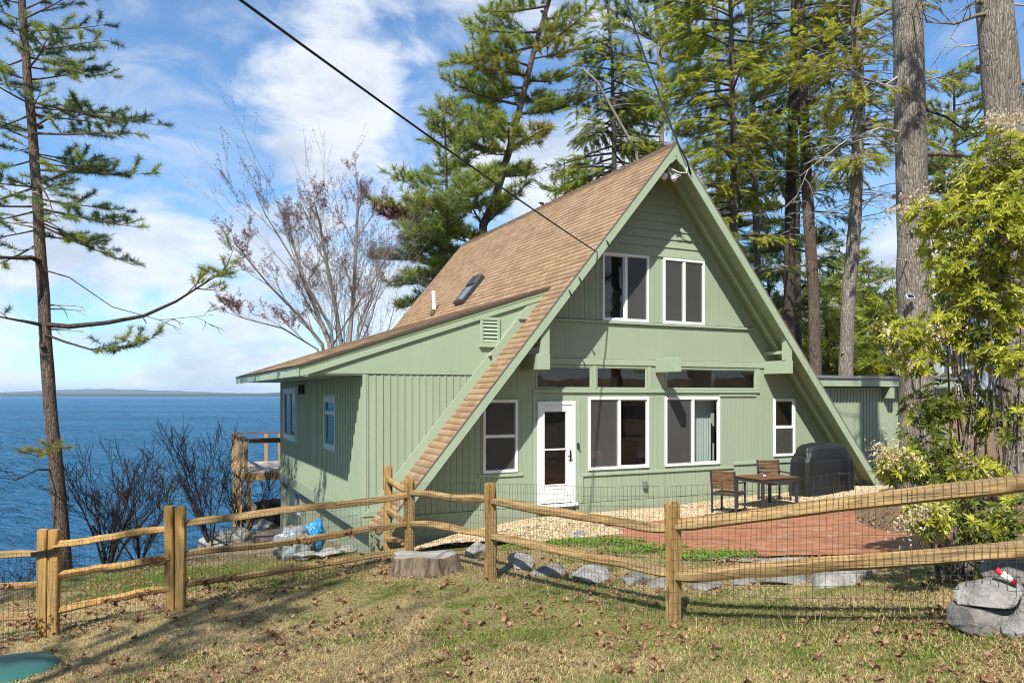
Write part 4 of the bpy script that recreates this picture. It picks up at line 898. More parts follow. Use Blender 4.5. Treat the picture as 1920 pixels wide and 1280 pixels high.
# the pine at the water's edge on the left
Y0 = 15.0
lp_path = [at(125, 1068, Y0), at(113, 960, Y0), at(98, 800, Y0), at(86, 650, Y0), at(78, 500, Y0), at(70, 380, Y0), at(60, 240, Y0), at(48, 100, Y0), at(38, -40, Y0), at(30, -220, Y0)]
LB = [(60, 200, 45, .5), (40, 130, 150, -.6), (60, -60, 20, .5), (95, 200, 75, -.5), (110, -60, 150, .3), (150, 190, 130, .9), (150, -50, 110, -.7), (190, 300, 238, -.3), (200, 235, 215, .9), (215, -60, 260, .2), (250, 245, 245, -.8), (262, -40, 215, .9), (290, 225, 330, .5), (300, -60, 330, -.6),
      (318, 285, 325, .2), (345, 180, 300, -.9), (350, -60, 390, .7), (372, 240, 395, .6), (390, 262, 425, -.5), (395, -60, 420, .4), (415, 210, 470, .9), (420, 255, 500, .1), (430, -60, 455, -.4), (440, 190, 455, -.9), (455, -50, 520, .4), (330, 120, 420, -1.2), (240, 140, 190, 1.2), (130, 110, 60, -1.1), (20, 160, -40, .4), (0, -60, -60, .1), (-40, 180, -90, -.6), (-80, -60, -120, .6)]
lp_extra = []
for ya, xb, yb, dy in LB:
    p = path_at(lp_path, at(0, ya, Y0).z); e = at(xb, yb, Y0+dy*1.1); lp_extra.append((p, e, None))
lpine = tree('pine_tree', 'tall sparse pine leaning at the water edge left of the gate', lp_path, .15, .055, 'bark_brown', 'near_pine', ['needle_dark', 'needle_dark', 'needle', 'needle_blue'], PINE_NEAR, (5.8, 12.5), 32, lambda t: 1.55, 11, extra=lp_extra, dead=10, dead_z=(3.2, 6.2), deadlen=(.5, 1.3))
def hand_branch(parent, pts, r, fol_from, st, mats, tpls, seed, bark, name='low_branch', side_len=.55, n_side=10, up=None):
    rr = random.Random(seed); b_ = MB(); f = Fol(); pts = [Vector(p) for p in pts]; N = len(pts)-1
    b_.tube(pts, [r*(1-.85*i/N) for i in range(N+1)], 6, False)
    for k in range(n_side):
        t = fol_from+(1-fol_from)*(k+rr.random())/n_side; q = pts[min(int(t*N), N-1)].lerp(pts[min(int(t*N)+1, N)], t*N-int(t*N)); ax = (pts[min(int(t*N)+1, N)]-pts[min(int(t*N), N-1)]).normalized()
        sd = Vector((rr.uniform(-.5, .5), rr.uniform(-1, 1), rr.uniform(-.7, .9))); limb(b_, f, q, ax*.6+sd*.8, side_len*rr.uniform(.5, 1.3), r*.25, st, rr, lambda rr: rr.randrange(len(mats)))
    off = parent.location; b_.v = [(x-off.x, y-off.y, z-off.z) for x, y, z in b_.v]; f.p = [(x-off.x, y-off.y, z-off.z) for x, y, z in f.p]
    o = b_.build(name, M[bark], parent, smooth=True)
    if f.p: scatter('needles', f, tpls, [M[x] for x in mats], o, up, seed)
    return o
hand_branch(lpine, [at(78, 608, Y0), at(130, 612, Y0-.2), at(200, 605, Y0-.5), at(270, 592, Y0-.8), at(330, 565, Y0-1.0), at(385, 530, Y0-1.2), at(425, 505, Y0-1.3)], .055, .70, ST['near_pine'], ['needle', 'needle_gold', 'needle'], PINE_NEAR, 5, 'bark_dark', n_side=8, side_len=.45)
hand_branch(lpine, [at(80, 625, Y0), at(120, 640, Y0-.4), at(170, 655, Y0-.7), at(225, 650, Y0-.9), at(262, 650, Y0-1.0)], .03, .45, ST['near_pine'], ['needle', 'needle_dark'], PINE_NEAR, 6, 'bark_dark', n_side=9, side_len=.4)
hand_branch(lpine, [at(78, 492, Y0), at(60, 483, Y0-.3), at(30, 484, Y0-.6), at(-20, 480, Y0-.9), at(-90, 470, Y0-1.1)], .06, .65, ST['near_pine'], ['needle_dark'], PINE_NEAR, 7, 'bark_dark', n_side=5)
hand_branch(lpine, [at(84, 610, Y0), at(50, 603, Y0-.4), at(10, 596, Y0-.6), at(-60, 580, Y0-.8)], .045, .6, ST['near_pine'], ['needle_dark'], PINE_NEAR, 8, 'bark_dark', n_side=5)
hand_branch(lpine, [at(100, 880, Y0), at(70, 880, Y0-.5), at(30, 900, Y0-.9), at(-30, 890, Y0-1.2)], .022, .5, ST['dead'], ['needle'], PINE_NEAR, 9, 'bark_dark', n_side=6, side_len=.5)
hand_branch(lpine, [at(97, 820, Y0), at(96, 835, Y0-.4), at(90, 850, Y0-.7), at(70, 856, Y0-.9)], .012, .2, ST['near_pine'], ['needle_gold'], PINE_NEAR, 10, 'bark_dark', n_side=5, side_len=.22)
hand_branch(lpine, [at(78, 505, Y0), at(130, 520, Y0-.4), at(210, 575, Y0-.8), at(300, 600, Y0-1.1), at(400, 590, Y0-1.3)], .016, .6, ST['dead'], ['needle'], PINE_NEAR, 12, 'bark_dark', n_side=5, side_len=.3)

# pines behind the house
YA = 30.0
tree('pine_tree', 'slender young pine with blue green crown rising beside the thick pine behind the roof', [at(840, 690, YA), at(838, 520, YA), at(838, 400, YA), at(836, 290, YA), at(832, 182, YA)], .14, .03, 'bark_brown', 'pine', ['needle', 'needle_blue', 'needle'], PINE, (at(0, 470, YA).z, at(0, 190, YA).z), 32, lambda t: 2.7*(1-t)**.8+.35, 21, rise=(.0, .55))
YB = 31.0
tb_path = [at(900, 720, YB), at(904, 520, YB), at(906, 420, YB), at(925, 385, YB), at(950, 300, YB), at(975, 200, YB), at(1000, 100, YB), at(1030, 0, YB), at(1060, -120, YB)]
tb_ex = []
for (xa, ya, xb, yb, m, dy) in [(1030, 10, 905, 25, 1, -1), (1010, 60, 880, 55, 1, .5), (1005, 85, 838, 122, 0, -.8), (990, 140, 880, 118, 3, -1.2), (985, 165, 870, 150, 1, .8), (980, 175, 905, 190, 3, 0), (965, 240, 885, 172, 0, .7), (960, 262, 895, 215, 1, -1), (955, 290, 900, 285, 1, .5), (955, 275, 1020, 240, 3, -1.4), (945, 320, 905, 335, 0, .4), (975, 215, 1050, 200, 1, .5), (1000, 110, 1075, 90, 3, -1),
      (900, 450, 705, 378, 3, -1.0), (902, 440, 715, 405, 4, -.6), (898, 470, 770, 470, 0, .5), (898, 480, 700, 485, 2, .5), (900, 500, 760, 520, 0, -1.2), (900, 510, 730, 535, 2, 0), (900, 525, 745, 580, 0, .4), (905, 425, 985, 345, 1, -.5), (905, 425, 860, 330, 1, -.6), (905, 440, 800, 440, 2, .8), (905, 430, 940, 370, 1, .9), (898, 500, 800, 500, 0, -1.0), (900, 460, 820, 430, 1, -1.3)]:
    tb_ex.append((at(xa, ya, YB), at(xb, yb, YB+dy*1.3), m))
tree('pine_tree', 'thick forked white pine behind the ridge with long sweeping limbs to the left', tb_path, .26, .07, 'bark_brown', 'pine', ['needle', 'needle', 'needle_blue', 'needle_gold', 'bud'], PINE, (at(0, 350, YB).z, at(0, -100, YB).z), 22, lambda t: 3.0*(1-.3*t), 22, extra=tb_ex, rise=(.05, .4), mi=lambda r: r.choice((0, 1, 1, 2, 3)), density=1.3)
YC = 33.0
tree('pine_tree', 'slim pale stemmed pine standing over the ridge of the roof', [at(1250, 640, YC), at(1246, 400, YC), at(1240, 250, YC), at(1236, 100, YC), at(1226, -60, YC), at(1222, -160, YC)], .17, .08, 'bark_pale', 'pine', ['needle_blue', 'needle_dark', 'needle'], PINE, (at(0, 330, YC).z, at(0, -150, YC).z), 36, lambda t: 2.3, 23, rise=(-.15, .3), dead=16, deadlen=(1.0, 2.6))
YD = 30.5
tree('hemlock_tree', 'dark hemlock with drooping sprays behind the ridge of the roof', [at(1150, 660, YD), at(1150, 450, YD), at(1152, 300, YD), at(1148, 120, YD), at(1140, 10, YD)], .20, .05, 'bark_dark', 'hemlock', ['hemlock_dark', 'hemlock', 'hemlock_dark'], SPRAY, (at(0, 400, YD).z, at(0, 60, YD).z), 62, lambda t: 3.0*(1-t*.6), 24, up=(0, 0, 1), rise=(-.15, .25), dead=10, deadlen=(1.5, 3.2))
tree('dead_tree', 'leaning bare grey snag crossing the dark hemlock', [at(1235, 560, 29.2), at(1195, 285, 29.2), at(1165, 235, 29.2), at(1140, 190, 29.2), at(1118, 150, 29.2), at(1092, 128, 29.2)], .13, .04, 'bark_pale', 'dead', ['needle'], PINE, (at(0, 300, 29.2).z, at(0, 140, 29.2).z), 9, lambda t: 2.2, 25, knots=0, n=8)
YE = 26.0
tree('hemlock_tree', 'bright yellow green hemlock spreading to the right of the gable peak', [at(1378, 660, YE), at(1376, 430, YE), at(1374, 250, YE), at(1372, 100, YE), at(1368, -80, YE)], .19, .06, 'bark_brown', 'hemlock', ['hemlock', 'hemlock', 'hemlock_dark'], SPRAY, (at(0, 455, YE).z, at(0, -60, YE).z), 58, lambda t: 2.5-.7*abs(t-.45), 26, up=(0, 0, 1), rise=(-.05, .3), dead=16, dead_z=(at(0, 440, YE).z, at(0, 190, YE).z), deadlen=(1.2, 2.8))
tree('hemlock_tree', 'thin yellow hemlock with bare hanging twigs left of the big grey trunk', [at(1582, 760, 25), at(1590, 560, 25), at(1603, 420, 25), at(1612, 200, 25), at(1606, 60, 25), at(1600, -90, 25)], .25, .15, 'bark_grey', 'hemlock', ['hemlock', 'hemlock', 'needle_gold'], SPRAY, (at(0, 300, 25).z, at(0, -80, 25).z), 46, lambda t: 2.4, 27, up=(0, 0, 1), rise=(-.1, .25), dead=64, dead_z=(at(0, 420, 25).z, at(0, 110, 25).z), deadlen=(1.2, 2.6), density=.75)
tree('pine_tree', 'straight dark trunk nearest the right roof slope', [at(1482, 740, 27), at(1480, 500, 27), at(1484, 300, 27), at(1490, 100, 27), at(1494, -80, 27)], .22, .16, 'bark_dark', 'hemlock', ['hemlock_dark', 'needle_dark'], SPRAY, (at(0, 560, 27).z, at(0, -40, 27).z), 20, lambda t: 1.9, 28, up=(0, 0, 1), dead=16, density=.7)
tree('pine_tree', 'leaning reddish brown trunk between the dark trunk and the yellow hemlock', [at(1534, 760, 26), at(1526, 560, 26), at(1516, 400, 26), at(1508, 250, 26), at(1502, 60, 26), at(1500, -80, 26)], .215, .15, 'bark_brown', 'hemlock', ['hemlock_dark', 'hemlock'], SPRAY, (at(0, 330, 26).z, at(0, -60, 26).z), 18, lambda t: 2.2, 29, up=(0, 0, 1), dead=14, density=.8)
tree('pine_tree', 'slender grey trunk rising from behind the middle of the right slope', [at(1424, 700, 32), at(1420, 480, 32), at(1414, 300, 32), at(1408, 100, 32), at(1404, -80, 32)], .17, .11, 'bark_brown', 'pine', ['needle_dark', 'needle_blue'], PINE, (at(0, 500, 32).z, at(0, -60, 32).z), 26, lambda t: 2.0, 30, dead=18)
tree('pine_tree', 'pale thin trunk glimpsed through the bright hemlock', [at(1352, 640, 34), at(1350, 400, 34), at(1346, 200, 34), at(1340, 0, 34), at(1338, -100, 34)], .19, .12, 'bark_pale', 'pine', ['needle_dark', 'needle'], PINE, (at(0, 420, 34).z, at(0, -80, 34).z), 18, lambda t: 2.2, 31, dead=16)
tree('pine_tree', 'slender brown trunk just left of the leaning reddish trunk', [at(1500, 760, 35), at(1496, 500, 35), at(1494, 320, 35), at(1490, 200, 35)], .16, .09, 'bark_dark', 'far', ['needle_dark', 'hemlock_dark'], PINE, (at(0, 640, 35).z, at(0, 210, 35).z), 22, lambda t: 2.3, 32, dead=6)
# the two great trunks on the right
YF = 16.6
tree('pine_tree', 'massive grey pine trunk with old knots beside the annex', [at(1722, 905, YF), at(1718, 760, YF), at(1714, 560, YF), at(1711, 400, YF), at(1706, 200, YF), at(1702, 0, YF), at(1698, -160, YF)], .355, .29, 'bark_grey', 'pine', ['needle'], PINE, (at(0, -110, YF).z, at(0, -150, YF).z), 3, lambda t: 2.0, 33, knots=14, n=20, dead=12, dead_z=(at(0, 520, YF).z, at(0, 10, YF).z), deadlen=(.8, 2.2),
     extra=[])
bt = bpy.data.objects['pine_tree.010'] if 'pine_tree.010' in bpy.data.objects else None
YG = 14.5
gt = tree('pine_tree', 'great trunk leaning out of the right edge above the yellow shrub', [at(1932, 930, YG), at(1918, 760, YG), at(1902, 500, YG), at(1888, 250, YG), at(1872, 100, YG), at(1864, 0, YG), at(1850, -170, YG)], .40, .30, 'bark_grey', 'pine', ['needle'], PINE, (at(0, -120, YG).z, at(0, -160, YG).z), 3, lambda t: 1.6, 34, knots=12, n=20, dead=8, dead_z=(at(0, 420, YG).z, at(0, -20, YG).z), deadlen=(1.0, 2.6))
hand_branch(gt, [at(1880, 20, YG), at(1830, 30, YG-.2), at(1790, 45, YG-.4), at(1735, 42, YG-.5)], .05, .4, ST['dead'], ['needle'], PINE, 51, 'bark_grey', n_side=7, side_len=.9)
big = [o for o in bpy.data.objects if o.get('label', '').startswith('massive grey pine')][0]
hand_branch(big, [at(1730, 288, YF), at(1770, 288, YF-.2), at(1815, 296, YF-.4), at(1862, 312, YF-.5)], .075, .8, ST['dead'], ['needle'], PINE, 52, 'bark_grey', n_side=3, side_len=.6)
hand_branch(big, [at(1735, 205, YF), at(1775, 220, YF-.3), at(1810, 245, YF-.5), at(1840, 205, YF-.6), at(1870, 180, YF-.6)], .035, .4, ST['dead'], ['needle'], PINE, 53, 'bark_dark', n_side=7, side_len=.7)
hand_branch(big, [at(1690, 140, YF), at(1660, 160, YF-.3), at(1600, 140, YF-.7), at(1530, 95, YF-1.0)], .03, .3, ST['hemlock'], ['hemlock', 'needle_gold'], SPRAY, 54, 'twig_pale', n_side=12, side_len=.8, up=(0, 0, 1))
hand_branch(big, [at(1695, 250, YF), at(1650, 240, YF-.3), at(1590, 260, YF-.6), at(1500, 330, YF-.9)], .03, .3, ST['dead'], ['hemlock'], SPRAY, 55, 'twig_pale', n_side=12, side_len=1.0)
# farther woods on the right
for i, (px, yt, yb, Y, wd, st, ms, lab) in enumerate([
    (1548, 520, 700, 40, 2.6, 'far', ['hemlock_dark', 'needle'], 'soft green fir low behind the annex roof nearest the roof slope'), (1630, 500, 700, 44, 3.2, 'far', ['hemlock_dark', 'needle_blue'], 'bushy dark fir standing over the annex roof'), (1668, 560, 710, 38, 2.0, 'far', ['hemlock', 'hemlock_dark'], 'small light fir touching the big grey trunk on its left'),
    (1590, 440, 700, 52, 3.0, 'far', ['needle_dark', 'hemlock_dark'], 'distant dark fir behind the yellow hemlock'), (1790, 130, 720, 37, 3.3, 'pine', ['needle', 'needle_gold', 'needle_blue'], 'loose pine seen between the two great trunks'), (1845, 420, 730, 45, 3.0, 'far', ['hemlock_dark', 'needle'], 'dark fir hidden behind the yellow shrub'), (1765, 520, 730, 48, 2.6, 'far', ['needle_dark', 'hemlock_dark'], 'fir filling the gap right of the big grey trunk'),
    (1925, 150, 740, 34, 3.2, 'pine', ['needle', 'needle_blue'], 'pine crown cut by the right edge behind the leaning trunk'), (1300, 330, 640, 44, 2.6, 'far', ['needle_dark', 'hemlock_dark'], 'dim fir far behind the right of the ridge'), (1440, 420, 680, 42, 2.4, 'far', ['needle_dark', 'needle_blue'], 'dim fir far behind the right roof slope'), (1060, 300, 600, 42, 2.4, 'far', ['needle', 'needle_dark'], 'green tree top peeping over the middle of the ridge')]):
    x = (px-960)/F*Y; gz = gh(x, Y); zt = at(px, yt, Y).z
    tree('fir_tree' if st == 'far' else 'pine_tree', lab, [(x, Y, gz), (x+.1, Y, gz+(zt-gz)*.5), (x-.05, Y, zt)], .16, .04, 'bark_dark', st, ms, PINE if st != 'far' else (PINE+SPRAY), (max(gz+.6, at(px, yb, Y).z) if st == 'far' else at(0, 380, Y).z, zt), 46 if st == 'far' else 26, (lambda t, wd=wd: wd*(1.05-t*.85)), 60+i, rise=(-.1, .3), group='trees in the woods on the right', up=None)

# trees of the same grove standing outside the picture: they throw the dappled shade on lawn, wall and annex
tree('pine_tree', 'tall pine behind the viewer on the left', [(-6.8, -1, -.5), (-6.7, -1, 8), (-6.9, -1, 16)], .17, .05, 'bark_brown', 'pine', ['needle', 'needle_dark'], PINE, (9.5, 15.5), 16, lambda t: 2.0*(1-t*.6), 201, dead=14, dead_z=(4, 10), density=.6)
tree('pine_tree', 'pine outside the left edge of the picture', [(-14, -1, -1.5), (-14, -1, 9), (-13.8, -1, 20)], .2, .06, 'bark_brown', 'pine', ['needle', 'needle_dark'], PINE, (10, 19.5), 26, lambda t: 2.8*(1-t*.6), 202, dead=10, dead_z=(4, 10), density=.7)
tree('pine_tree', 'pine outside the right edge of the picture', [(11.5, 10.5, .4), (11.4, 10.5, 8), (11.6, 10.5, 16)], .22, .06, 'bark_brown', 'pine', ['needle', 'needle_dark'], PINE, (6.5, 15.5), 26, lambda t: 2.4*(1-t*.6), 203, dead=10, dead_z=(3, 7), density=.6)

def copy_tree(src, loc, rz, sc, label, group):
    c = src.copy(); col.objects.link(c); c.location = loc; c.rotation_euler = (0, 0, rz); c.scale = (sc, sc, sc); c['label'] = label; c['group'] = group
    for ch in src.children: k = ch.copy(); col.objects.link(k); k.parent = c
src_ = [o for o in bpy.data.objects if o.get('label') in ('bushy dark fir standing over the annex roof', 'loose pine seen between the two great trunks', 'soft green fir low behind the annex roof nearest the roof slope')]
rg = random.Random(12)
for i, (x, y, sc) in enumerate([(9, -9, 2.2), (15, -4, 2.4), (5, -16, 2.0), (-1, -20, 1.9), (-8, -21, 1.9), (12, -17, 2.4), (22, -10, 2.6), (-16, -22, 2.0), (-22, -14, 2.0), (2, -28, 2.2), (-10, -30, 2.2), (32, 38, 1.5), (38, 44, 1.7), (29, 33, 1.3), (46, 52, 1.8), (52, 62, 1.8), (38, 30, 1.6), (44, 38, 1.7), (58, 50, 1.9), (31, 25, 1.5), (60, 70, 1.9), (44, 58, 1.7)]):
    copy_tree(src_[i % len(src_)], (x, y, gh(x, y)-.2), rg.uniform(0, 6), sc*.8, 'tree of the grove round the viewer, outside the picture', 'trees of the grove round the viewer')

# ------------------------------------------------------------------ leafless trees and shrubs
def bare(bm_, fol, p, d, L, r, depth, rr, rise=.25, spread=.75, leaf=None, minr=.004, kids=(2, 4), sides=4):
    p = Vector(p); d = Vector(d).normalized(); N = 5; pts = [p]; q = p.copy(); dd = d.copy()
    for i in range(N):
        dd = (dd+Vector((rr.uniform(-1, 1), rr.uniform(-1, 1), rr.uniform(-.6, 1)*.6+rise*.35))*.13).normalized(); q = q+dd*(L/N); pts.append(q.copy())
    bm_.tube(pts, [max(minr, r*(1-.62*i/N)) for i in range(N+1)], max(3, sides), False)
    if leaf and depth <= leaf[0]:
        for k in range(leaf[1]):
            t = rr.uniform(.25, 1); i = min(int(t*N), N-1); w_ = pts[i].lerp(pts[i+1], t*N-i); fol.add(w_+Vector((rr.uniform(-1, 1), rr.uniform(-1, 1), rr.uniform(-1, 1)))*.05, (rr.uniform(-1, 1), rr.uniform(-1, 1), rr.uniform(-.6, 1)), rr.uniform(.5, 1.25))
    if depth <= 0: return
    for k in range(rr.randint(*kids)):
        t = rr.uniform(.3, 1.0); i = min(int(t*N), N-1); w_ = pts[i].lerp(pts[i+1], t*N-i); a = Vector((rr.uniform(-1, 1), rr.uniform(-1, 1), rr.uniform(-.3, .8)+rise)); nd = (dd+a*spread).normalized(); bare(bm_, fol, w_, nd, L*rr.uniform(.45, .72), r*(1-.55*t)*.62, depth-1, rr, rise, spread, leaf, minr, kids, sides-1)
    bare(bm_, fol, pts[-1], dd, L*.62, r*.40, depth-1, rr, rise, spread, leaf, minr, kids, sides-1)
def bare_tree(name, label, cat, stems, depth, seed, bark, leaf=None, group=None, rise=.25, spread=.75, minr=.004, kids=(2, 4), top=.9, side=1.0):
    rr = random.Random(seed); b_ = MB(); f = Fol(); base = Vector(stems[0][0][0]); gz = gh(base.x, base.y); o = empty(name, (base.x, base.y, gz), 0, label, cat, group)
    for pts, r in stems:
        pts = [Vector(p) for p in pts]; N = len(pts)-1; b_.tube(pts, [r*(1-.6*i/N) for i in range(N+1)], 7, False)
        for i in range(1, N+1):
            d = (pts[i]-pts[i-1]); L = d.length
            for k in range(2 if i < N else 3):
                t = rr.uniform(.2, 1); a = Vector((rr.uniform(-1, 1), rr.uniform(-1, 1), rr.uniform(0, .6))); bare(b_, f, pts[i-1].lerp(pts[i], t), d.normalized()+a*.8, L*rr.uniform(.6, 1.0)*side, r*(1-.6*(i-1+t)/N)*.5, depth, rr, rise, spread, leaf, minr, kids)
        bare(b_, f, pts[-1], d, L*top, r*.38, depth, rr, rise, spread, leaf, minr, kids)
    b_.v = [(x-base.x, y-base.y, z-gz) for x, y, z in b_.v]; f.p = [(x-base.x, y-base.y, z-gz) for x, y, z in f.p]
    b_.build('trunk', M[bark], o, smooth=True)
    if f.p: scatter('buds', f, BUD, M['bud'], o, None, seed)
    return o
YM = 27.0
P_ = lambda *q: [at(x, y, YM+dy) for x, y, dy in q]
bare_tree('maple_tree', 'leafless maple with reddish buds fanning out above the dormer roof', 'tree', [
    (P_((640, 960, 0), (618, 645, 0), (588, 570, .3), (565, 510, .6), (548, 450, .8)), .10), (P_((642, 960, .2), (640, 645, .3), (628, 570, 0), (612, 490, -.5), (600, 420, -.8)), .10), (P_((644, 960, .4), (655, 640, .4), (664, 540, .8), (668, 440, 1.0), (672, 370, 1.2)), .10),
    (P_((640, 960, -.2), (605, 645, -.4), (560, 590, -1), (505, 535, -1.5), (460, 480, -2)), .065), (P_((638, 960, -.3), (596, 655, -.5), (530, 615, -1.2), (470, 600, -1.8)), .05), (P_((650, 960, .5), (672, 610, .7), (695, 560, 1), (712, 510, 1.2)), .055), (P_((640, 960, -.1), (622, 620, -.2), (570, 520, -.8), (515, 430, -1.2)), .065)], 3, 71, 'bark_pale', (1, 3), rise=.10, spread=.85, minr=.0036, kids=(2, 4), top=.62, side=.75)
bare_tree('bare_tree', 'leafless tree outside the lower left of the picture', 'tree', [([Vector((-6.2, -2.6, -.5)), Vector((-6.1, -2.6, 3.5)), Vector((-6.3, -2.4, 7)), Vector((-6.1, -2.5, 10))], .10), ([Vector((-5.2, -3.4, -.5)), Vector((-5.0, -3.3, 4)), Vector((-5.2, -3.4, 9))], .08)], 2, 77, 'bark_brown', None, rise=.15, minr=.012, kids=(2, 3))
for i, (px, py, Y, h, lab, n) in enumerate([(200, 1042, 14.6, 2.3, 'dark leafless shrub just right of the leaning pine', 7), (395, 1000, 18.5, 2.9, 'dark leafless shrub behind the right gate post', 6), (455, 985, 20, 1.9, 'low bare shrub beside the deck posts', 5), (262, 1030, 15.6, 1.7, 'small bare shrub between the two larger leafless shrubs', 5), (-20, 1010, 15.5, 2.2, 'bare twiggy shrub at the left edge by the water', 6)]):
    b = at(px, py, Y); rr = random.Random(80+i); gz = gh(b.x, b.y); st_ = []
    for k in range(n):
        a = rr.uniform(0, 6.283); u = rr.uniform(.4, 1.25); st_.append(([Vector((b.x, b.y, gz-.1)), Vector((b.x+math.cos(a)*u*.3, b.y+math.sin(a)*u*.3, gz+h*.25)), Vector((b.x+math.cos(a)*u*.8, b.y+math.sin(a)*u*.8, gz+h*.55))], rr.uniform(.018, .034)))
    bare_tree('bare_shrub', lab, 'shrub', st_, 2, 90+i, 'twig_dark', None, 'leafless shrubs along the shore', rise=.12, spread=1.0, minr=.0048)

# yellow green evergreen shrub with cream flower clusters on the right
def shrub():
    rr = random.Random(5); f = Fol(); fl_ = Fol(); b_ = MB(); base = at(1815, 985, 7.9); gz = gh(base.x, base.y); o = empty('evergreen_shrub', (base.x, base.y, gz), 0, 'tall yellow green evergreen shrub with cream flower clusters at the right edge', 'shrub')
    C = []
    for (px, py, Y, r, k, d) in [(1895, 300, 7.4, .34, 46, 0), (1850, 345, 7.6, .30, 40, 0), (1905, 380, 7.2, .36, 46, 0), (1800, 400, 7.7, .28, 34, 0), (1740, 408, 7.6, .20, 18, 0), (1850, 430, 7.3, .36, 46, 0), (1770, 455, 7.8, .26, 30, 0), (1910, 465, 7.4, .34, 40, 0), (1800, 505, 7.5, .34, 42, 0), (1870, 525, 7.9, .36, 40, 0), (1800, 545, 7.8, .24, 26, 0), (1830, 585, 7.5, .32, 36, 0), (1915, 580, 7.5, .30, 30, 0), (1775, 612, 7.6, .22, 26, 0), (1695, 630, 7.5, .18, 20, 0), (1785, 640, 7.8, .26, 26, 0), (1870, 650, 7.6, .30, 32, 0), (1725, 675, 7.6, .20, 20, 0), (1915, 690, 7.4, .26, 20, 0),
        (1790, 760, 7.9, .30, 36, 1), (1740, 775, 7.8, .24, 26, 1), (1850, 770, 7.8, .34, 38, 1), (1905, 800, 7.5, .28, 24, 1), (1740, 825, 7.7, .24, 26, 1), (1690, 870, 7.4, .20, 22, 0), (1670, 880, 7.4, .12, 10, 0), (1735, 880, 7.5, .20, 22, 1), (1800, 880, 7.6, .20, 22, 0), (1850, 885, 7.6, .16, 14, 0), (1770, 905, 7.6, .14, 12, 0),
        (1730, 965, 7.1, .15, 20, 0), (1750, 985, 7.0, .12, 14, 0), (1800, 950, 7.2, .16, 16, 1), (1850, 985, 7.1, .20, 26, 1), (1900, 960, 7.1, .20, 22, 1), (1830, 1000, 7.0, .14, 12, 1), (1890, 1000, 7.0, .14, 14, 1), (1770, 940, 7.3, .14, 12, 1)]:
        C.append((at(px, py, Y), r, k, d))
    stems = [Vector((base.x+dx, base.y+dy, gz-.1)) for dx, dy in ((0, 0), (.25, .1), (-.2, .15), (.5, 0), (.1, .3))]
    for c, r, k, dk in C:
        s = rr.choice(stems); mid = s.lerp(c, .5)+Vector((rr.uniform(-.2, .2), rr.uniform(-.15, .15), -.2 if c.z > gz+.8 else .15)); b_.tube([s, s.lerp(mid, .5)+Vector((rr.uniform(-.1, .1), 0, .0)), mid, mid.lerp(c, .6)+Vector((0, 0, -.06)), c], [.022, .016, .012, .008, .005], 5, False)
        for i in range(int(k*(1.25 if dk else 1.7))):
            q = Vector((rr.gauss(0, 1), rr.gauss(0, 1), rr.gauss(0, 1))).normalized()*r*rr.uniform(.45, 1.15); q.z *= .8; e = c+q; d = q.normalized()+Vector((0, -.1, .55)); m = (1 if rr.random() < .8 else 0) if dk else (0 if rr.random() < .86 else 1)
            f.add(e, d, rr.uniform(.5, .95), m)
            if i % 3 == 0: b_.tube([c+q*.1, e-d.normalized()*.02], [.005, .003], 3, False)
            if not dk and q.z > 0 and rr.random() < .07: fl_.add(e+d.normalized()*.03, d+Vector((0, 0, .3)), rr.uniform(.8, 1.3))
    for (px, py, Y, n) in [(1695, 400, 7.6, 8), (1720, 392, 7.6, 8), (1745, 385, 7.6, 6), (1862, 232, 7.5, 8), (1900, 230, 7.4, 9), (1830, 330, 7.6, 6), (1770, 430, 7.6, 5), (1672, 640, 7.5, 4), (1655, 862, 7.4, 7), (1668, 850, 7.4, 8), (1690, 868, 7.4, 6), (1715, 870, 7.4, 5), (1712, 978, 7.0, 6), (1730, 982, 7.0, 6), (1720, 960, 7.0, 4), (1760, 640, 7.5, 4), (1700, 690, 7.5, 3), (1820, 880, 7.5, 4), (1900, 440, 7.3, 5), (1850, 470, 7.3, 4)]:
        for i in range(n): c = at(px, py, Y)+Vector((rr.uniform(-.09, .09), rr.uniform(-.09, .09), rr.uniform(-.05, .05))); fl_.add(c, (rr.uniform(-.9, .3), rr.uniform(-1, .4), rr.uniform(.1, .9)), rr.uniform(.9, 1.5))
    off = o.location
    b_.v = [(x-base.x, y-base.y, z-gz) for x, y, z in b_.v]
    for q in (f, fl_): q.p = [(x-base.x, y-base.y, z-gz) for x, y, z in q.p]
    b_.build('stems', M['bark_grey'], o, smooth=True); scatter('leaves', f, WHORL, [M['pieris'], M['pieris_dark']], o, None, 4); scatter('flower_clusters', fl_, BEADS, M['flower'], o, None, 6)
shrub()

# ------------------------------------------------------------------ paving, gravel, stones
def draped(name, pix, m, lift, z0=-.1, sub=3, kind='structure'):
    pts = [ground_at(x, y, z0) for x, y in pix]; bm_ = bmesh.new(); vs = [bm_.verts.new((p.x, p.y, 0)) for p in pts]; bm_.faces.new(vs); bmesh.ops.triangulate(bm_, faces=bm_.faces[:])
    for _ in range(sub): bmesh.ops.subdivide_edges(bm_, edges=[e for e in bm_.edges if e.calc_length() > .35], cuts=1); bmesh.ops.triangulate(bm_, faces=bm_.faces[:])
    bm_.verts.ensure_lookup_table(); zs = ghs([v.co.x for v in bm_.verts], [v.co.y for v in bm_.verts])
    for v, z in zip(bm_.verts, zs): v.co.z = z+lift
    bmesh.ops.recalc_face_normals(bm_, faces=bm_.faces[:]); me = bpy.data.meshes.new(name); bm_.to_mesh(me); bm_.free(); me.materials.append(m)
    if sum(p.normal.z for p in me.polygons) < 0: me.flip_normals()
    me.polygons.foreach_set('use_smooth', [True]*len(me.polygons)); return tag(link(name, me), kind=kind)
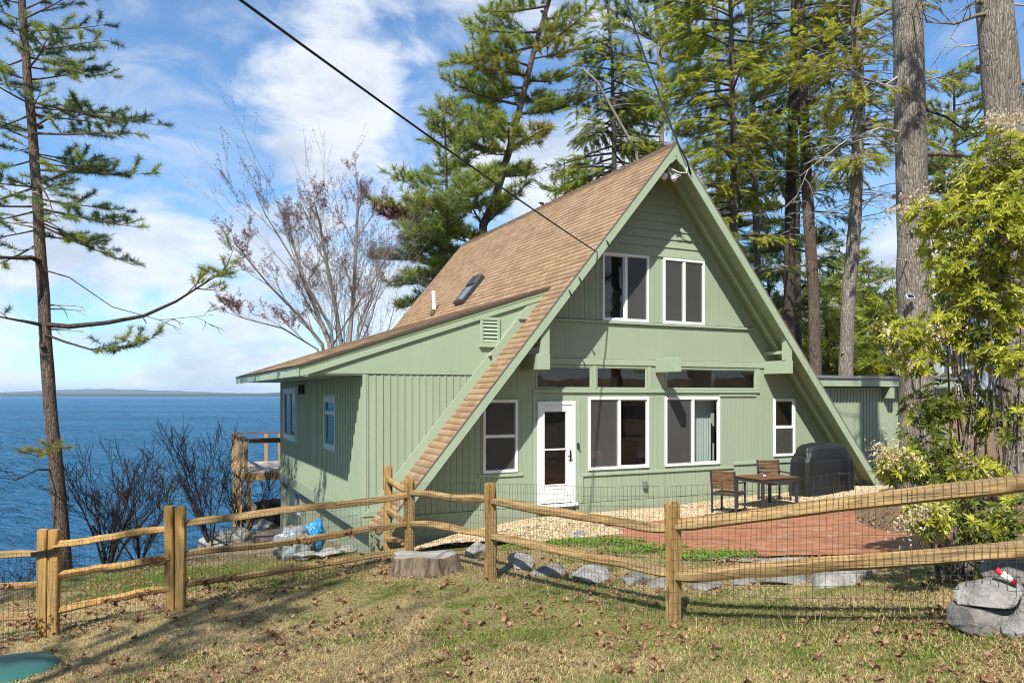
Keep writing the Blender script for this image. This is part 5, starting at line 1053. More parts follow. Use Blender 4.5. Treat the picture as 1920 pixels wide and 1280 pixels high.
patio_pix = [(985, 1003), (1040, 998), (1130, 990), (1290, 972), (1420, 962), (1500, 952), (1590, 950), (1603, 962), (1606, 976), (1625, 990), (1665, 1000), (1740, 1006), (1850, 1012), (1990, 1022), (2000, 1038), (1800, 1040), (1600, 1042), (1480, 1044), (1400, 1046), (1300, 1040), (1180, 1020), (1080, 1012)]
draped('patio', patio_pix, M['brick'], .03)
draped('stone_edging_path', [(1300, 1043), (1400, 1048), (1480, 1047), (1600, 1044), (1760, 1042), (1990, 1040), (1990, 1056), (1760, 1057), (1600, 1056), (1480, 1056), (1400, 1055), (1310, 1050)], M['slab'], .02)
def pebbles():
    r = np.random.RandomState(9); n = 26000; s = r.uniform(-3.3, 8.6, n); v = -r.rand(n)**.8*3.2
    lim = np.where(s < .2, 2.9, 2.0+.35*np.sin(s*1.3))-.9*np.clip(-1.6-s, 0, 2); keep = (-v < lim) & (v < -.04); keep &= ~((s > -.1) & (s < 1.0) & (v > -.3)); s, v = s[keep], v[keep]
    x = D0.x+US.x*s+UV.x*v; y = D0.y+US.y*s+UV.y*v; heap = .16*np.clip(1-np.abs(v+1.9)/1.2, 0, 1)*np.clip(1-np.abs(s+1.6)/2.6, 0, 1)
    z = ghs(x, y)+heap+.012; m = len(x)
    base = np.array([(1, 0, 0), (-1, 0, 0), (0, 1, 0), (0, -1, 0), (0, 0, 1), (0, 0, -1), (.7, .7, .2), (-.7, .7, .1), (.7, -.7, -.1), (-.7, -.7, .2)], float)
    hull = bmesh.new(); [hull.verts.new(b) for b in base]; bmesh.ops.convex_hull(hull, input=hull.verts[:]); hull.verts.ensure_lookup_table(); hull.verts.index_update(); bv = np.array([tuple(q.co) for q in hull.verts]); bf = np.array([[q.index for q in f.verts] for f in hull.faces if len(f.verts) == 3]); hull.free()
    sz = r.uniform(.014, .034, m)[:, None]*np.array([[1, .75, .55]])*r.uniform(.75, 1.25, (m, 3)); a = r.rand(m)*6.283; c, sn = np.cos(a), np.sin(a)
    W = bv[None]*sz[:, None, :]; X = W[..., 0]*c[:, None]-W[..., 1]*sn[:, None]; Yy = W[..., 0]*sn[:, None]+W[..., 1]*c[:, None]
    V = np.stack([X+x[:, None], Yy+y[:, None], W[..., 2]+z[:, None]], -1).reshape(-1, 3); Fc = (bf[None]+np.arange(m)[:, None, None]*len(bv)).reshape(-1, 3)
    o = array_mesh('river_gravel', V, Fc, M['pebble'], smooth=True); return tag(o, 'tan river gravel spread along the foot of the house wall', 'gravel', kind='stuff')
pebbles()
def bedf():
    ss = np.linspace(-3.2, 8.6, 80); V, Fs = [], []
    for i, s in enumerate(ss):
        lim = (2.9 if s < .2 else 2.0+.35*math.sin(s*1.3))-.9*min(2, max(0, -1.6-s))
        for j in range(12):
            v = -.0-lim*j/11; p = H(s, v); hp = .16*max(0, 1-abs(v+1.9)/1.2)*max(0, 1-abs(s+1.6)/2.6); V.append((p.x, p.y, gh(p.x, p.y)+.012+hp))
    for i in range(79):
        for j in range(11): a = i*12+j; Fs.append((a, a+1, a+13, a+12))
    o = array_mesh('gravel_bed', np.array(V), np.array(Fs), M['gravel_base'], smooth=True); tag(o, kind='structure')
bedf()
def stone(label, loc, dims, seed, m='rock', rot=0, tilt=(0, 0), group=None, name='fieldstone', cat='stone', cuts=9, sink=.25, parent=None, boxy=False):
    rr = random.Random(seed); bm_ = bmesh.new(); bmesh.ops.create_icosphere(bm_, subdivisions=4, radius=1); pl = []
    for i in range(cuts):
        n = Vector((rr.uniform(-1, 1), rr.uniform(-1, 1), rr.uniform(-.8, 1))).normalized(); pl.append((n, rr.uniform(.55, .86)))
    if boxy: pl = [(Vector(n).normalized(), d) for n, d in (((1, .06, .05), .62), ((-1, .05, .04), .62), ((.05, 1, 0), .62), ((-.04, -1, .06), .60), ((.05, .02, 1), .58), ((0, .03, -1), .6))]+pl[:3]
    for v in bm_.verts:
        for n, d in pl:
            k = v.co.dot(n)-d
            if k > 0: v.co -= n*k*.93
        q = v.co*2.2; v.co *= 1+.10*(float(fbm(q.x+seed, q.y+q.z*1.7, 1.0, 3))-.5)
    bmesh.ops.scale(bm_, vec=(dims[0]/1.5, dims[1]/1.5, dims[2]/1.5), verts=bm_.verts); me = bpy.data.meshes.new(name); bm_.to_mesh(me); bm_.free(); me.materials.append(M[m]); me.polygons.foreach_set('use_smooth', [True]*len(me.polygons)); me.set_sharp_from_angle(angle=R(24))
    o = link(name, me, parent); x, y = loc[0], loc[1]; z = (loc[2] if len(loc) > 2 else gh(x, y)+dims[2]*(.5-sink)); o.location = (x, y, z); o.rotation_euler = (tilt[0], tilt[1], rot); return tag(o, label, cat, group)
edge = [(897, 1040, .34, .26, .24, 'white rounded stone just left of the tall rail post', 'rock_pale'), (895, 1018, .22, .2, .16, 'small grey stone behind the white rounded stone', 'rock'), (975, 1060, .44, .3, .20, 'long pale stone crossed by the rail shadow right of the tall post', 'rock_pale'), (1032, 1076, .38, .28, .16, 'low grey stone between two pale edging stones', 'rock'), (1108, 1082, .52, .36, .22, 'largest pale edging stone with a flat sunlit top', 'rock_pale'),
        (1190, 1090, .40, .3, .14, 'flat tan stone sunk in grass left of the right post', 'rock'), (1240, 1098, .26, .2, .12, 'small stone half hidden by the right post', 'rock'), (1320, 1098, .46, .3, .12, 'flat stone just right of the right post', 'rock'), (1475, 1090, .50, .3, .13, 'blue grey stone under the right fence panel', 'rock'), (1562, 1092, .62, .42, .22, 'big white stone under the right fence panel', 'rock_pale'), (1612, 1078, .34, .28, .18, 'small stone behind the big white stone', 'rock'), (1400, 1092, .3, .22, .1, 'low stone between the flat stone and the blue grey one', 'rock'),
        (1085, 1006, .34, .2, .12, 'pale stone beside the green clover patch', 'rock_pale'), (1700, 935, .5, .36, .2, 'grey stone at the edge of the dirt circle', 'rock')]
for i, (px, py, a, b, c, lab, m) in enumerate(edge):
    g = ground_at(px, py, -.05); stone(lab, (g.x, g.y), (a*1.0, b*1.0, c*1.1), 100+i, m, rnd.uniform(0, 3), group='stones edging the patio bed', sink=.36)
# stacked stones at the right edge
w0 = ground_at(1850, 1180, .4)
def wst(lab, px, py, Y, dims, seed, m='rock', rot=0, tilt=(0, 0), cuts=9, boxy=False): p = at(px, py, Y); return stone(lab, (p.x, p.y, p.z), dims, seed, m, rot, tilt, 'stacked stones at the right edge', cuts=cuts, boxy=boxy)
YW = w0.y
wst('big square dark block at the bottom of the stone pile', 1848, 1156, YW, (.46, .38, .20), 141, 'rock', .12, (0, -.03), 7, True); wst('slanted slab lying on top of the dark square block', 1850, 1112, YW+.02, (.38, .32, .165), 142, 'rock_pale', .2, (.1, -.30), 10); wst('upright pale stone at the right of the slab', 1908, 1132, YW+.1, (.22, .24, .26), 143, 'rock_pale', .6); wst('small stone wedged under the slanted slab', 1885, 1128, YW+.12, (.2, .2, .16), 144, 'rock'); wst('rounded stone behind the slanted slab', 1893, 1080, YW+.4, (.34, .3, .24), 145, 'rock'); wst('low stone in front right of the stone pile', 1915, 1172, YW-.15, (.36, .3, .16), 146, 'rock_pale', .3); wst('flat stone at the top right of the stone pile', 1920, 1065, YW+.5, (.4, .4, .3), 147, 'rock'); wst('mossy stone at the back of the stone pile', 1915, 1040, YW+.9, (.5, .4, .3), 148, 'rock')
gb = ground_at(1870, 945, .4); stone('blue grey boulder under the shrub by the top rail', (gb.x, gb.y), (.9, .6, .42), 149, 'rock', .3, group='stacked stones at the right edge')
pt = at(1886, 1080, YW-.1); b_ = MB(); b_.tube([pt+Vector((-.055, .02, .045)), pt+Vector((.055, -.02, -.045))], .022, 12); can = b_.build('drink_can', M['red'], smooth=True); tag(can, 'red and white can lying on the slanted slab', 'can')
b2 = MB(); b2.tube([pt+Vector((-.025, .0091, .0205)), pt+Vector((.030, -.0109, -.0245))], .0228, 12); b2.build('white_band', M['white'], can, smooth=True)
# shore boulders and slabs beyond the gate
for i, (px, py, Y, a, b, c, lab, m) in enumerate([(425, 1008, 19.5, .9, .8, .5, 'pale round topped boulder beyond the right gate post', 'rock_pale'), (475, 1003, 20.2, 1.5, .9, .3, 'flat grey slab next to the pale round boulder', 'rock'), (520, 1012, 18.5, 1.5, 1.0, .28, 'dark flat slab beside the clear plastic bag', 'rock_dark'), (400, 1018, 18.8, .6, .5, .4, 'pale stone at the foot of the round boulder', 'rock_pale'), (445, 965, 23.5, 1.4, .8, .8, 'dark shore boulder left of the deck posts', 'rock_dark'), (500, 960, 24.5, 1.7, 1.0, .8, 'dark shore boulder behind the deck posts', 'rock_dark'), (405, 968, 23, 1.0, .8, .7, 'dark shore boulder below the leafless shrub', 'rock_dark'), (370, 985, 21.5, 1.1, .8, .6, 'dark shore boulder behind the right gate post', 'rock_dark'), (495, 985, 22, .8, .5, .3, 'pinkish flat stone at the foot of the deck posts', 'rock_pale'), (540, 1000, 19.5, .9, .6, .35, 'grey stone between slab and house wall', 'rock'), (615, 1037, 14.6, .5, .35, .16, 'white stone at the foot of the lower wall', 'rock_pale'), (575, 1042, 14.6, .4, .3, .14, 'pale flat stone in front of the blue plastic', 'rock_pale'), (655, 1028, 14.2, .3, .25, .12, 'small pale stone against the lower wall', 'rock_pale')]):
    p = at(px, py, Y); z = gh(p.x, p.y); stone(lab, (p.x, p.y, max(z+c*.1, p.z if abs(p.z-z) < .5 else z+c*.1)), (a, b, c), 170+i, m, rnd.uniform(0, 3), group='boulders towards the shore')
# tree stump
def stump():
    rr = random.Random(3); g = ground_at(790, 1072, -.05); R0 = .37; bm_ = MB(); n = 64; rings = [(-.15, 1.22), (0.0, 1.14), (.06, 1.06), (.12, 1.01), (.205, .99), (.23, .97)]; V = []
    for z, k in rings:
        for i in range(n): a = 2*math.pi*i/n; fl = 1+.05*math.sin(a*5+1)+.035*math.sin(a*11)+.03*(vnoise(i*.9, 1.5)-.5)*2; fl += .30*max(0, math.cos(a-.35))**6*(1 if z < .21 else .8); V.append((math.cos(a)*R0*k*fl, math.sin(a)*R0*k*fl*.8, z+(.02*math.sin(a*3) if z > .2 else 0)))
    Fs = [(j*n+i, j*n+(i+1) % n, (j+1)*n+(i+1) % n, (j+1)*n+i) for j in range(len(rings)-1) for i in range(n)]; bm_.add(V, Fs)
    o = empty('tree_stump', (g.x, g.y, g.z), 0, 'wide grey tree stump cut flat in front of the fence corner', 'stump'); t = NT('stump_bark'); f = t.noise(14, t.coord((1, 1, .1)), 8, .7); st = t.done(t.ramp(f, [(.34, (.055, .038, .028)), (.5, (.19, .145, .105)), (.7, (.32, .26, .195))]), .95, .1, t.bump(f, 1, .05)); bm_.build('bark', st, o, smooth=True)
    tp = MB(); k0 = (len(rings)-1)*n; tv = [V[k0+i] for i in range(n)]; tp.add([(0, 0, tv[0][2])]+tv, [(0, 1+i, 1+(i+1) % n) for i in range(n)])
    t = NT('stump_top'); rg = t.wave(9, None, 2.5, 4, 'RINGS', 'Z', 1.2); ns = t.noise(7, None, 8, .7); c = t.mix(t.mr(ns, .35, .7), (.33, .315, .29), (.21, .19, .165)); c = t.mix(t.math('MULTIPLY', rg, .5), c, (.2, .17, .14)); c = t.mix(t.mr(t.noise(3, None, 6, .7), .55, .68), c, (.34, .27, .10)); tp.build('cut_top', t.done(c, .9, .1, t.bump(ns, .6, .02)), o)
stump()
# septic riser lid in the lower left corner
g = ground_at(15, 1262, -.35); bm_ = MB(); n = 40; V = [(0, 0, .085)]
for k, (r, z) in enumerate(((.18, .08), (.32, .065), (.40, .045), (.44, .0), (.46, -.12))): V += [(math.cos(2*math.pi*i/n)*r, math.sin(2*math.pi*i/n)*r, z) for i in range(n)]
Fs = [(0, 1+i, 1+(i+1) % n) for i in range(n)]+[(1+k*n+i, 1+(k+1)*n+i, 1+(k+1)*n+(i+1) % n, 1+k*n+(i+1) % n) for k in range(4) for i in range(n)]
bm_.add(V, Fs); lid = bm_.build('tank_lid', M['teal'], None, smooth=True, loc=(g.x, g.y, g.z+.02)); tag(lid, 'round dark teal plastic lid set in the grass at the lower left corner', 'lid')

# ------------------------------------------------------------------ patio furniture and the covered grill
def chair(label, loc, rz):
    o = empty('patio_chair', loc, rz, label, 'chair', 'patio chairs at the small table'); f = MB()
    legs = []
    for sx in (-.24, .24):
        b_ = MB(); b_.bar((sx, -.24, 0), (sx, -.24, .42), .036, .036, (0, 1, 0)); b_.bar((sx, -.24, .42), (sx, -.31, .86), .034, .034, (0, 1, 0)); b_.build('back_leg', M['dark_metal'], o, bevel=.003)
        b_ = MB(); b_.bar((sx, .24, 0), (sx, .24, .60), .036, .036, (0, 1, 0)); b_.build('front_leg', M['dark_metal'], o, bevel=.003)
        b_ = MB(); b_.bar((sx, .26, .615), (sx, -.265, .615), .045, .025); b_.build('arm', M['dark_metal'], o, bevel=.003)
    b_ = MB(); b_.box(-.22, .22, -.24, -.21, .37, .41); b_.box(-.22, .22, .225, .255, .37, .41); b_.box(-.255, -.222, -.22, .22, .37, .41); b_.box(.222, .255, -.22, .22, .37, .41); b_.build('seat_frame', M['dark_metal'], o)
    b_ = MB()
    for i in range(6): b_.box(-.218, .218, -.205+i*.072, -.205+i*.072+.062, .412, .430)
    b_.build('seat', M['seat_wood'], o, bevel=.003)
    b_ = MB()
    for i in range(5):
        z = .50+i*.072; y = -.24-.07*(z-.42)/.44; b_.bar((-.222, y, z+.033), (.222, y, z+.033), .016, .064, (0, 0, 1))
    b_.build('backrest', M['seat_wood'], o, bevel=.003); return o
def gz(p): return gh(p.x, p.y)+.03
tb = at(1437, 955, 15.55); tbl = empty('patio_table', (tb.x, tb.y, gh(tb.x, tb.y)), .47, 'small square wood topped table on dark metal legs in front of the house wall', 'table')
for sx in (-.46, .46):
    for sy in (-.36, .36): b_ = MB(); b_.box(sx-.028, sx+.028, sy-.028, sy+.028, 0, .62); b_.build('leg', M['dark_metal'], tbl, bevel=.004)
b_ = MB(); b_.box(-.43, .43, -.39, -.35, .555, .615); b_.box(-.43, .43, .35, .39, .555, .615); b_.box(-.485, -.435, -.33, .33, .555, .615); b_.box(.435, .485, -.33, .33, .555, .615); b_.build('apron', M['dark_metal'], tbl)
b_ = MB()
for i in range(9): b_.box(-.50, .50, -.40+i*.0892, -.40+i*.0892+.084, .622, .645)
b_.build('top', M['seat_wood'], tbl, bevel=.003)
b_ = MB(); b_.tube([(-.02, .05, .647), (-.02, .05, .665)], [.03, .026], 10); tag(b_.build('small_dish', M['white'], None, loc=(tb.x, tb.y, gh(tb.x, tb.y))), 'tiny white dish on the wooden patio table', 'dish')
c1 = at(1366, 962, 15.1); chair('patio chair seen from behind at the near left corner of the table', (c1.x, c1.y, gh(c1.x, c1.y)), R(-38))
c2 = at(1452, 948, 16.4); chair('patio chair facing us beyond the right end of the table', (c2.x, c2.y, gh(c2.x, c2.y)), R(180+8))
def grill():
    p = H(6.72, -1.0); o = empty('covered_grill', (p.x, p.y, gh(p.x, p.y)), YAW, 'barbecue grill under a wrinkled black fabric cover beside the right roof foot', 'grill'); n = 72; V = []
    prof = [(.0, .74, .35), (.25, .735, .345), (.55, .73, .335), (.76, .73, .325), (.815, .70, .31), (.85, .655, .31), (.96, .64, .30), (1.05, .60, .28), (1.11, .51, .22), (1.145, .34, .12), (1.15, 0.02, .01)]
    fz = [prof[0]]
    for a, b in zip(prof[:-1], prof[1:]):
        for k in (1, 2, 3): t = k/3; fz.append(tuple(a[i]+(b[i]-a[i])*t for i in range(3)))
    for z, a, b in fz:
        for i in range(n):
            q = 2*math.pi*i/n; e = .42 if z < .9 else .6; cx, sy = math.cos(q), math.sin(q); x = math.copysign(abs(cx)**e, cx)*a; y = math.copysign(abs(sy)**e, sy)*b
            wr_ = .085*(float(fbm(i*.22, z*1.6, 1.0, 3))-.5)*(1 if z > .1 else .6)+.11*(abs(2*vnoise(i*.42, z*.30+4)-1)-.5)*(1 if .05 < z < .8 else .4); k = 1+wr_/max(.25, math.hypot(x, y))
            V.append((x*k, y*k, z+.04*(float(fbm(x*3+9, y*3, 1.2, 2))-.5)*(z > .5)+(.03*(vnoise(i*.25, 7)-.5) if z == 0 else 0)))
    Fs = [(j*n+i, j*n+(i+1) % n, (j+1)*n+(i+1) % n, (j+1)*n+i) for j in range(len(fz)-1) for i in range(n)]; b_ = MB(); b_.add(V, Fs); b_.build('cover', M['cover'], o, smooth=True)
    b_ = MB(); b_.tube([(.10, -.365, .50), (.10, -.40, .49), (.32, -.40, .47), (.32, -.365, .47)], .014, 6); b_.build('handle_strap', M['dark_metal'], o)
grill()
# plastic wrapped things at the foot of the lower wall
def lump(name, label, cat, px, py, Y, dims, m, seed, rz=0, tilt=0):
    p = at(px, py, Y); gz_ = gh(p.x, p.y); bm_ = bmesh.new(); bmesh.ops.create_icosphere(bm_, subdivisions=5, radius=1)
    for v in bm_.verts:
        q = v.co; k = 1+.62*(float(fbm(q.x*2.6+seed, q.y*2.3+q.z*2.4, 1.0, 5))-.5); v.co = Vector((q.x*dims[0]*k, q.y*dims[1]*k, max(q.z, -.75)*dims[2]*k))
    me = bpy.data.meshes.new(name); bm_.to_mesh(me); bm_.free(); me.materials.append(M[m]); me.polygons.foreach_set('use_smooth', [True]*len(me.polygons)); o = link(name, me); o.location = (p.x, p.y, gz_+dims[2]*.72); o.rotation_euler = (0, tilt, rz); return tag(o, label, cat)
lump('plastic_bag', 'grey translucent plastic sack bulging on the ground near the lower wall', 'plastic bag', 550, 1035, 15.0, (.36, .32, .36), 'plastic', 3, .3)
lump('tarp_bundle', 'crumpled bright blue plastic bundle leaning on the lower wall', 'tarp', 584, 1030, 15.3, (.24, .22, .40), 'tarp', 8, .6, .25)
# camera and solar panel on the great trunk
sp = at(1707, 556, YF-.42); s_o = MB(); s_o.box(-.085, .085, -.012, .012, -.06, .06); so_ = s_o.build('solar_panel', M['white'], None, loc=sp); so_.rotation_euler = (R(-35), 0, .15); tag(so_, 'small dark solar panel fixed to the big grey trunk', 'solar panel')
s_o = MB(); s_o.box(-.074, .074, -.0155, -.0122, -.05, .05); s_o.build('cell', M['solar'], so_); s_o = MB(); s_o.tube([(0, .012, 0), (0, .10, .07)], .012, 6); s_o.build('bracket', M['dark_metal'], so_)
cp = at(1750, 556, YF-.22); s_o = MB(); s_o.tube([(0, .10, .0), (0, .02, 0), (0, -.06, -.01), (0, -.09, -.012)], [.03, .065, .07, .05], 12); co = s_o.build('security_camera', M['white'], None, smooth=True, loc=cp); tag(co, 'round white camera fixed to the right side of the big grey trunk', 'camera')
s_o = MB(); s_o.tube([(0, -.085, -.012), (0, -.098, -.013)], .032, 10); s_o.build('lens', M['black_metal'], co); s_o = MB(); s_o.tube([(0, .06, -.03), (-.03, .05, -.20), (-.12, .0, -.30), (-.3, -.06, -.36), (-.38, -.02, -.30)], .010, 5); s_o.build('cord', M['white'], co)

# ------------------------------------------------------------------ cables
def cable(name, label, a, b, r, sag, n=24, wob=0):
    a, b = Vector(a), Vector(b); rr = random.Random(4); pts = [a.lerp(b, i/n)-Vector((0, 0, sag*4*(i/n)*(1-i/n)))+Vector((rr.uniform(-wob, wob), rr.uniform(-wob, wob), 0)) for i in range(n+1)]; b_ = MB(); b_.tube(pts, r, 6); return tag(b_.build(name, M['cable'], smooth=True), label, 'cable')
rk = H(.93, V0-.03, zroof(.93)-.10); p0 = at(487, 0, 6.3); far_ = p0+(p0-rk)*.75
cable('power_cable', 'thick black service cable running from the top edge down to the roof edge', far_, rk, .0125, .12)
ap = H(CS, V0-.03, ZA+.03); cable('power_cable', 'twisted dark cable climbing from the gable peak past the hemlocks', ap, at(1130, -140, 22), .022, .25, 40, .012)
ep = H(CS+.36, V0-.03, ZA-.62); bb = MB(); bb.tube([ap, ap.lerp(ep, .3)+Vector((-.02, -.04, .02)), ap.lerp(ep, .6)+Vector((.02, -.05, -.02)), ep], .018, 6); tag(bb.build('cable_tail', M['cable'], smooth=True), 'short dark cable end hanging down the right side of the gable peak', 'cable')

# neighbour house glimpsed through the shrub
nb = at(1860, 745, 40); nh = empty('house', (nb.x, nb.y, gh(nb.x, nb.y)), .35, 'pale blue grey house glimpsed through the yellow shrub', 'house')
nmat = simple('pale_blue_siding', (.46, .52, .58), .7, .2); b_ = MB(); b_.box(-3.5, 3.5, 0, 7, -.5, 3.0); b_.prism([(-3.7, -.3, 2.9), (3.7, -.3, 2.9), (0, -.3, 5.0)], (0, 7.4, 0)); b_.build('wall', nmat, nh)
for x in (-2.4, .6): b_ = MB(); b_.box(x, x+1.5, -.05, .0, .9, 2.3); wn = b_.build('window', M['white'], nh); b_ = MB(); b_.box(x+.1, x+1.4, -.06, -.05, 1.0, 2.2); b_.build('pane', M['solar'], wn)

# ------------------------------------------------------------------ ground cover: grass, straw, dead leaves, clover
def in_house(x, y):
    rx, ry = x-D0.x, y-D0.y; s = rx*US.x+ry*US.y; v = rx*UV.x+ry*UV.y; lim = np.where(s < .2, 2.9, 2.0+.35*np.sin(s*1.3)); return (s > -3.5) & (s < 14) & (v > -lim)
from mathutils.geometry import tessellate_polygon
patio_poly = np.array([tuple(ground_at(x, y, -.1))[:2] for x, y in patio_pix])
def in_poly(x, y, P):
    c = np.zeros(len(x), bool); n = len(P)
    for i in range(n):
        (x0, y0), (x1, y1) = P[i], P[(i+1) % n]; q = ((y0 > y) != (y1 > y)) & (x < (x1-x0)*(y-y0)/(y1-y0+1e-12)+x0); c ^= q
    return c
def greenness(x, y):
    a = fbm(x, y, .55, 3)*.55+fbm(x+40, y, 1.9, 3)*.45; lawn = np.clip((x*.8+y-6.3)/2, 0, 1)*np.clip((-2.2-x)/1.4, 0, 1); strip = np.exp(-((y-(8.9-.55*(x+.3)))/.7)**2)*(x > -.2)*(x < 4.5)*.10
    return a+lawn*.22+strip+.045*np.clip((x+1.2)/1.5, 0, 1)+.03*((x > -3)&(y > 7.5))
def blades(n, seed, m, hmin, hmax, wd, region, cond, lay, name, label, cat):
    r = np.random.RandomState(seed); y = region[2]+(region[3]-region[2])*r.rand(n)**1.5; x = (r.rand(n)*1.5-.75)*(y+.5)*1.0; x = np.clip(x, region[0], region[1])
    k = (~in_house(x, y)) & (~in_poly(x, y, patio_poly)) & (shore_d(x, y) > .9); x, y = x[k], y[k]; k = cond(x, y, r); x, y = x[k], y[k]; z = ghs(x, y); m_ = len(x)
    a = r.rand(m_)*6.283; h = r.uniform(hmin, hmax, m_); ln = lay[0]+(lay[1]-lay[0])*r.rand(m_); dx, dy = np.cos(a), np.sin(a); w_ = wd*(.6+.8*r.rand(m_)); up = np.sqrt(np.clip(1-ln**2, .01, 1))
    P = np.stack([x, y, z], -1); D = np.stack([dx*ln, dy*ln, up], -1); S = np.stack([-dy, dx, np.zeros(m_)], -1); mid = P+D*(h*.55)[:, None]; D2 = np.stack([dx*np.clip(ln+.25, 0, 1), dy*np.clip(ln+.25, 0, 1), up*.7], -1); tip = mid+D2*(h*.5)[:, None]
    V = np.stack([P-S*w_[:, None]/2, P+S*w_[:, None]/2, mid+S*w_[:, None]*.4, mid-S*w_[:, None]*.4, tip], 1).reshape(-1, 3); b = np.arange(m_)[:, None]*5
    Fc = np.concatenate([b+np.array([[0, 1, 2]]), b+np.array([[0, 2, 3]]), b+np.array([[3, 2, 4]])], 0); return tag(array_mesh(name, V, Fc, m), label, cat, kind='stuff')
reg = (-13, 7, 3.8, 17)
blades(430000, 1, M['straw'], .016, .052, .0036, reg, lambda x, y, r: (greenness(x, y)+r.rand(len(x))*.22 < .70) & (~((x > 4.2) & (y > 8.5))), (.55, .99), 'dry_grass', 'matted dry straw coloured grass over the whole slope', 'grass')
blades(420000, 2, M['grass'], .018, .05, .0038, reg, lambda x, y, r: (greenness(x, y)+(r.rand(len(x))-.5)*.26 > .585) & (~((x > 4.2) & (y > 8.5))), (.1, .8), 'green_grass', 'short green grass growing in patches among the dry grass', 'grass')
blades(2600, 3, M['straw'], .12, .26, .0045, reg, lambda x, y, r: (np.abs(y-(8.9-.72*x)) < .9) & (x > -1), (.2, .85), 'tall_dry_grass', 'a few tall dry stalks along the fence', 'grass')
def litter(name, label, n, seed, cond, reg, sc=(.6, 1.25), m='dead_leaf', tp=LEAF, flat=.25, lift=.012):
    r = np.random.RandomState(seed); y = reg[2]+(reg[3]-reg[2])*r.rand(n)**1.3; x = reg[0]+(reg[1]-reg[0])*r.rand(n); k = cond(x, y, r); x, y = x[k], y[k]; z = ghs(x, y); f = Fol()
    for i in range(len(x)): a = r.rand()*6.283; f.add((x[i], y[i], z[i]+lift+r.rand()*.02), (math.cos(a), math.sin(a), r.uniform(-flat, flat)), r.uniform(*sc))
    o = scatter(name, f, tp, M[m], None, (0, 0, 1), seed); return tag(o, label, 'leaves', kind='stuff')
litter('dead_leaves', 'brown dead oak leaves scattered over the grass', 7000, 5, lambda x, y, r: (~in_house(x, y)) & (~in_poly(x, y, patio_poly)) & (shore_d(x, y) > 1) & (fbm(x+9, y, .9, 3)+r.rand(len(x))*.35 > .66) & (np.abs(x) < .72*y+1), (-11, 9, 3.8, 16))
litter('leaf_crumbs', 'small broken leaf crumbs in the dry grass', 60000, 6, lambda x, y, r: (~in_house(x, y)) & (~in_poly(x, y, patio_poly)) & (shore_d(x, y) > 1) & (fbm(x+3, y+5, 1.3, 3)+r.rand(len(x))*.4 > .66) & (np.abs(x) < .72*y+1), (-11, 11, 3.8, 16), (.15, .45))
def clover():
    f = Fol(); r = np.random.RandomState(2)
    for (px, py, rx, ry, n) in [(1110, 1020, .85, .28, 900), (1330, 1045, .70, .30, 800), (1230, 1030, .5, .2, 300), (975, 1030, .3, .15, 160), (1180, 1036, .5, .15, 260)]:
        g = ground_at(px, py, -.1)
        for i in range(n): a = r.rand()*6.283; q = math.sqrt(r.rand()); x = g.x+math.cos(a)*rx*q; y = g.y+math.sin(a)*ry*q; f.add((x, y, gh(x, y)+.02+r.rand()*.06), (r.randn(), r.randn(), .35), r.uniform(.28, .6))
    o = scatter('clover_patch', f, LEAF, M['clover'], None, (0, 0, 1), 3); tag(o, 'fresh green ground cover between the stones and the patio', 'ground cover', kind='stuff')
clover()
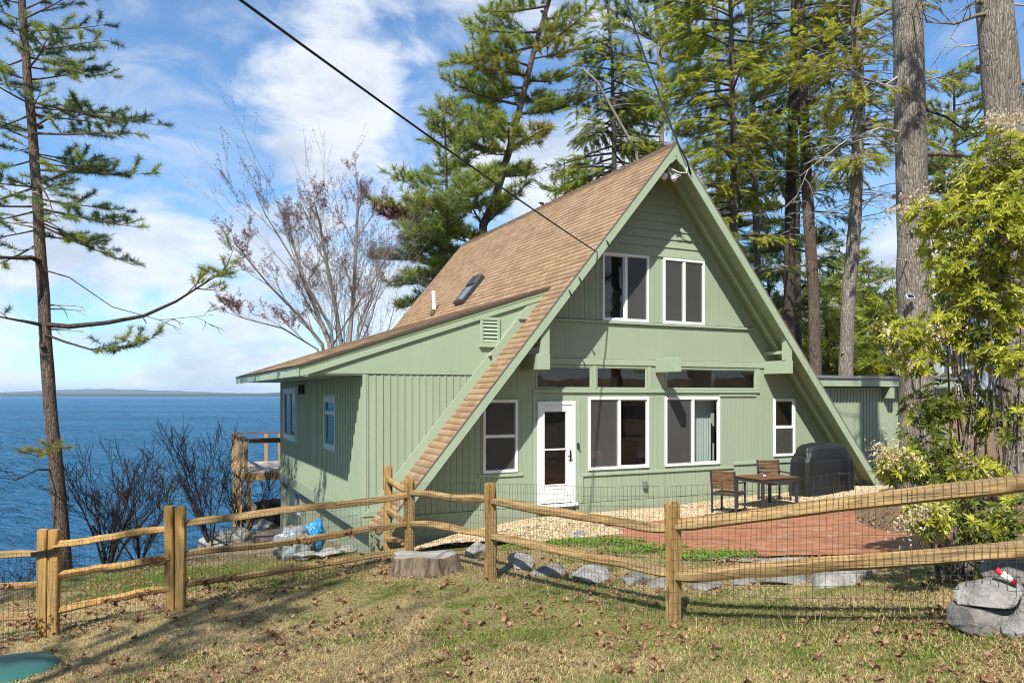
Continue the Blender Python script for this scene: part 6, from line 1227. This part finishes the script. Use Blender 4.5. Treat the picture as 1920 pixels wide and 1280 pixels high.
def rail_leaves():       # dead leaves caught in the mesh along the rails
    f = Fol(); r = random.Random(6)
    for (px, py, Y, n, rx, rz_) in [(55, 1165, 8.42, 34, .24, .05), (212, 1126, 8.6, 16, .07, .055), (268, 1112, 8.65, 12, .05, .04), (292, 1048, 8.68, 18, .10, .03), (378, 1090, 8.95, 26, .12, .045), (436, 1080, 9.1, 8, .05, .03), (8, 1098, 8.38, 6, .06, .03), (575, 1015, 9.7, 16, .16, .025), (650, 1000, 10.1, 12, .10, .03), (700, 990, 10.35, 6, .06, .02), (525, 1022, 9.5, 5, .03, .03), (1542, 1060, 6.55, 3, .03, .03)]:
        c = at(px, py, Y)
        for i in range(n): f.add(c+Vector((r.gauss(0, rx*.6), r.uniform(-.05, .02), r.gauss(0, rz_*.6))), (r.uniform(-1, 1), r.uniform(-.6, .3), r.uniform(-1, 1)), r.uniform(.5, 1.0))
    tag(scatter('caught_leaves', f, LEAF, M['dead_leaf'], None, None, 8), 'brown leaves caught between mesh and rails', 'leaves', kind='stuff')
rail_leaves()

# ------------------------------------------------------------------ the far shore
def ridge(name, label, y0, depth, hfun, m, x0, x1, n=260, nd=7):
    V = []; xs = np.linspace(x0, x1, n)
    for j in range(nd):
        t = j/(nd-1)
        for x in xs: V.append((x, y0+depth*t, -3.2+hfun(x)*math.sin(math.pi*min(1, .06+t*.94)*.5 if t < .6 else math.pi*(.5+(t-.6)*1.25*.99))))
    Fs = [(j*n+i, j*n+i+1, (j+1)*n+i+1, (j+1)*n+i) for j in range(nd-1) for i in range(n-1)]; return tag(array_mesh(name, np.array(V), np.array(Fs), m, smooth=True), label, kind='structure')
t = NT('far_forest'); f = t.noise(.05, t.world((1, 1, 2)), 8, .7); M['forest'] = t.done(t.mix(t.mr(f, .35, .65), (.030, .045, .022), (.085, .085, .045)), 1, 0)
def fn(x, s, o=4): return float(fbm(x+5000, 3.3, s, o))
ridge('far_shore_hills', None, 2600, 900, lambda x: 6+8*fn(x, 1/420)+4*fn(x, 1/25, 3), M['forest'], -4200, 4200)
ridge('far_mountains', None, 5200, 1800, lambda x: 14+120*max(0, fn(x, 1/700)-.38)+8*fn(x, 1/90), M['forest'], -6000, 6000)
hz = MB(); hz.box(-8000, 8000, -200, 7600, -4.2, 60); hm = bpy.data.materials.new('haze_air'); hm.use_nodes = True; hn = hm.node_tree; hn.nodes.clear(); ho = hn.nodes.new('ShaderNodeOutputMaterial'); pv = hn.nodes.new('ShaderNodeVolumePrincipled'); pv.inputs['Color'].default_value = (.52, .74, 1.0, 1); pv.inputs['Density'].default_value = .00011; pv.inputs['Anisotropy'].default_value = 0.0
hn.links.new(pv.outputs[0], ho.inputs['Volume']); hzo = hz.build('haze', hm); tag(hzo, 'thin blue haze over the lake', 'haze', kind='stuff')
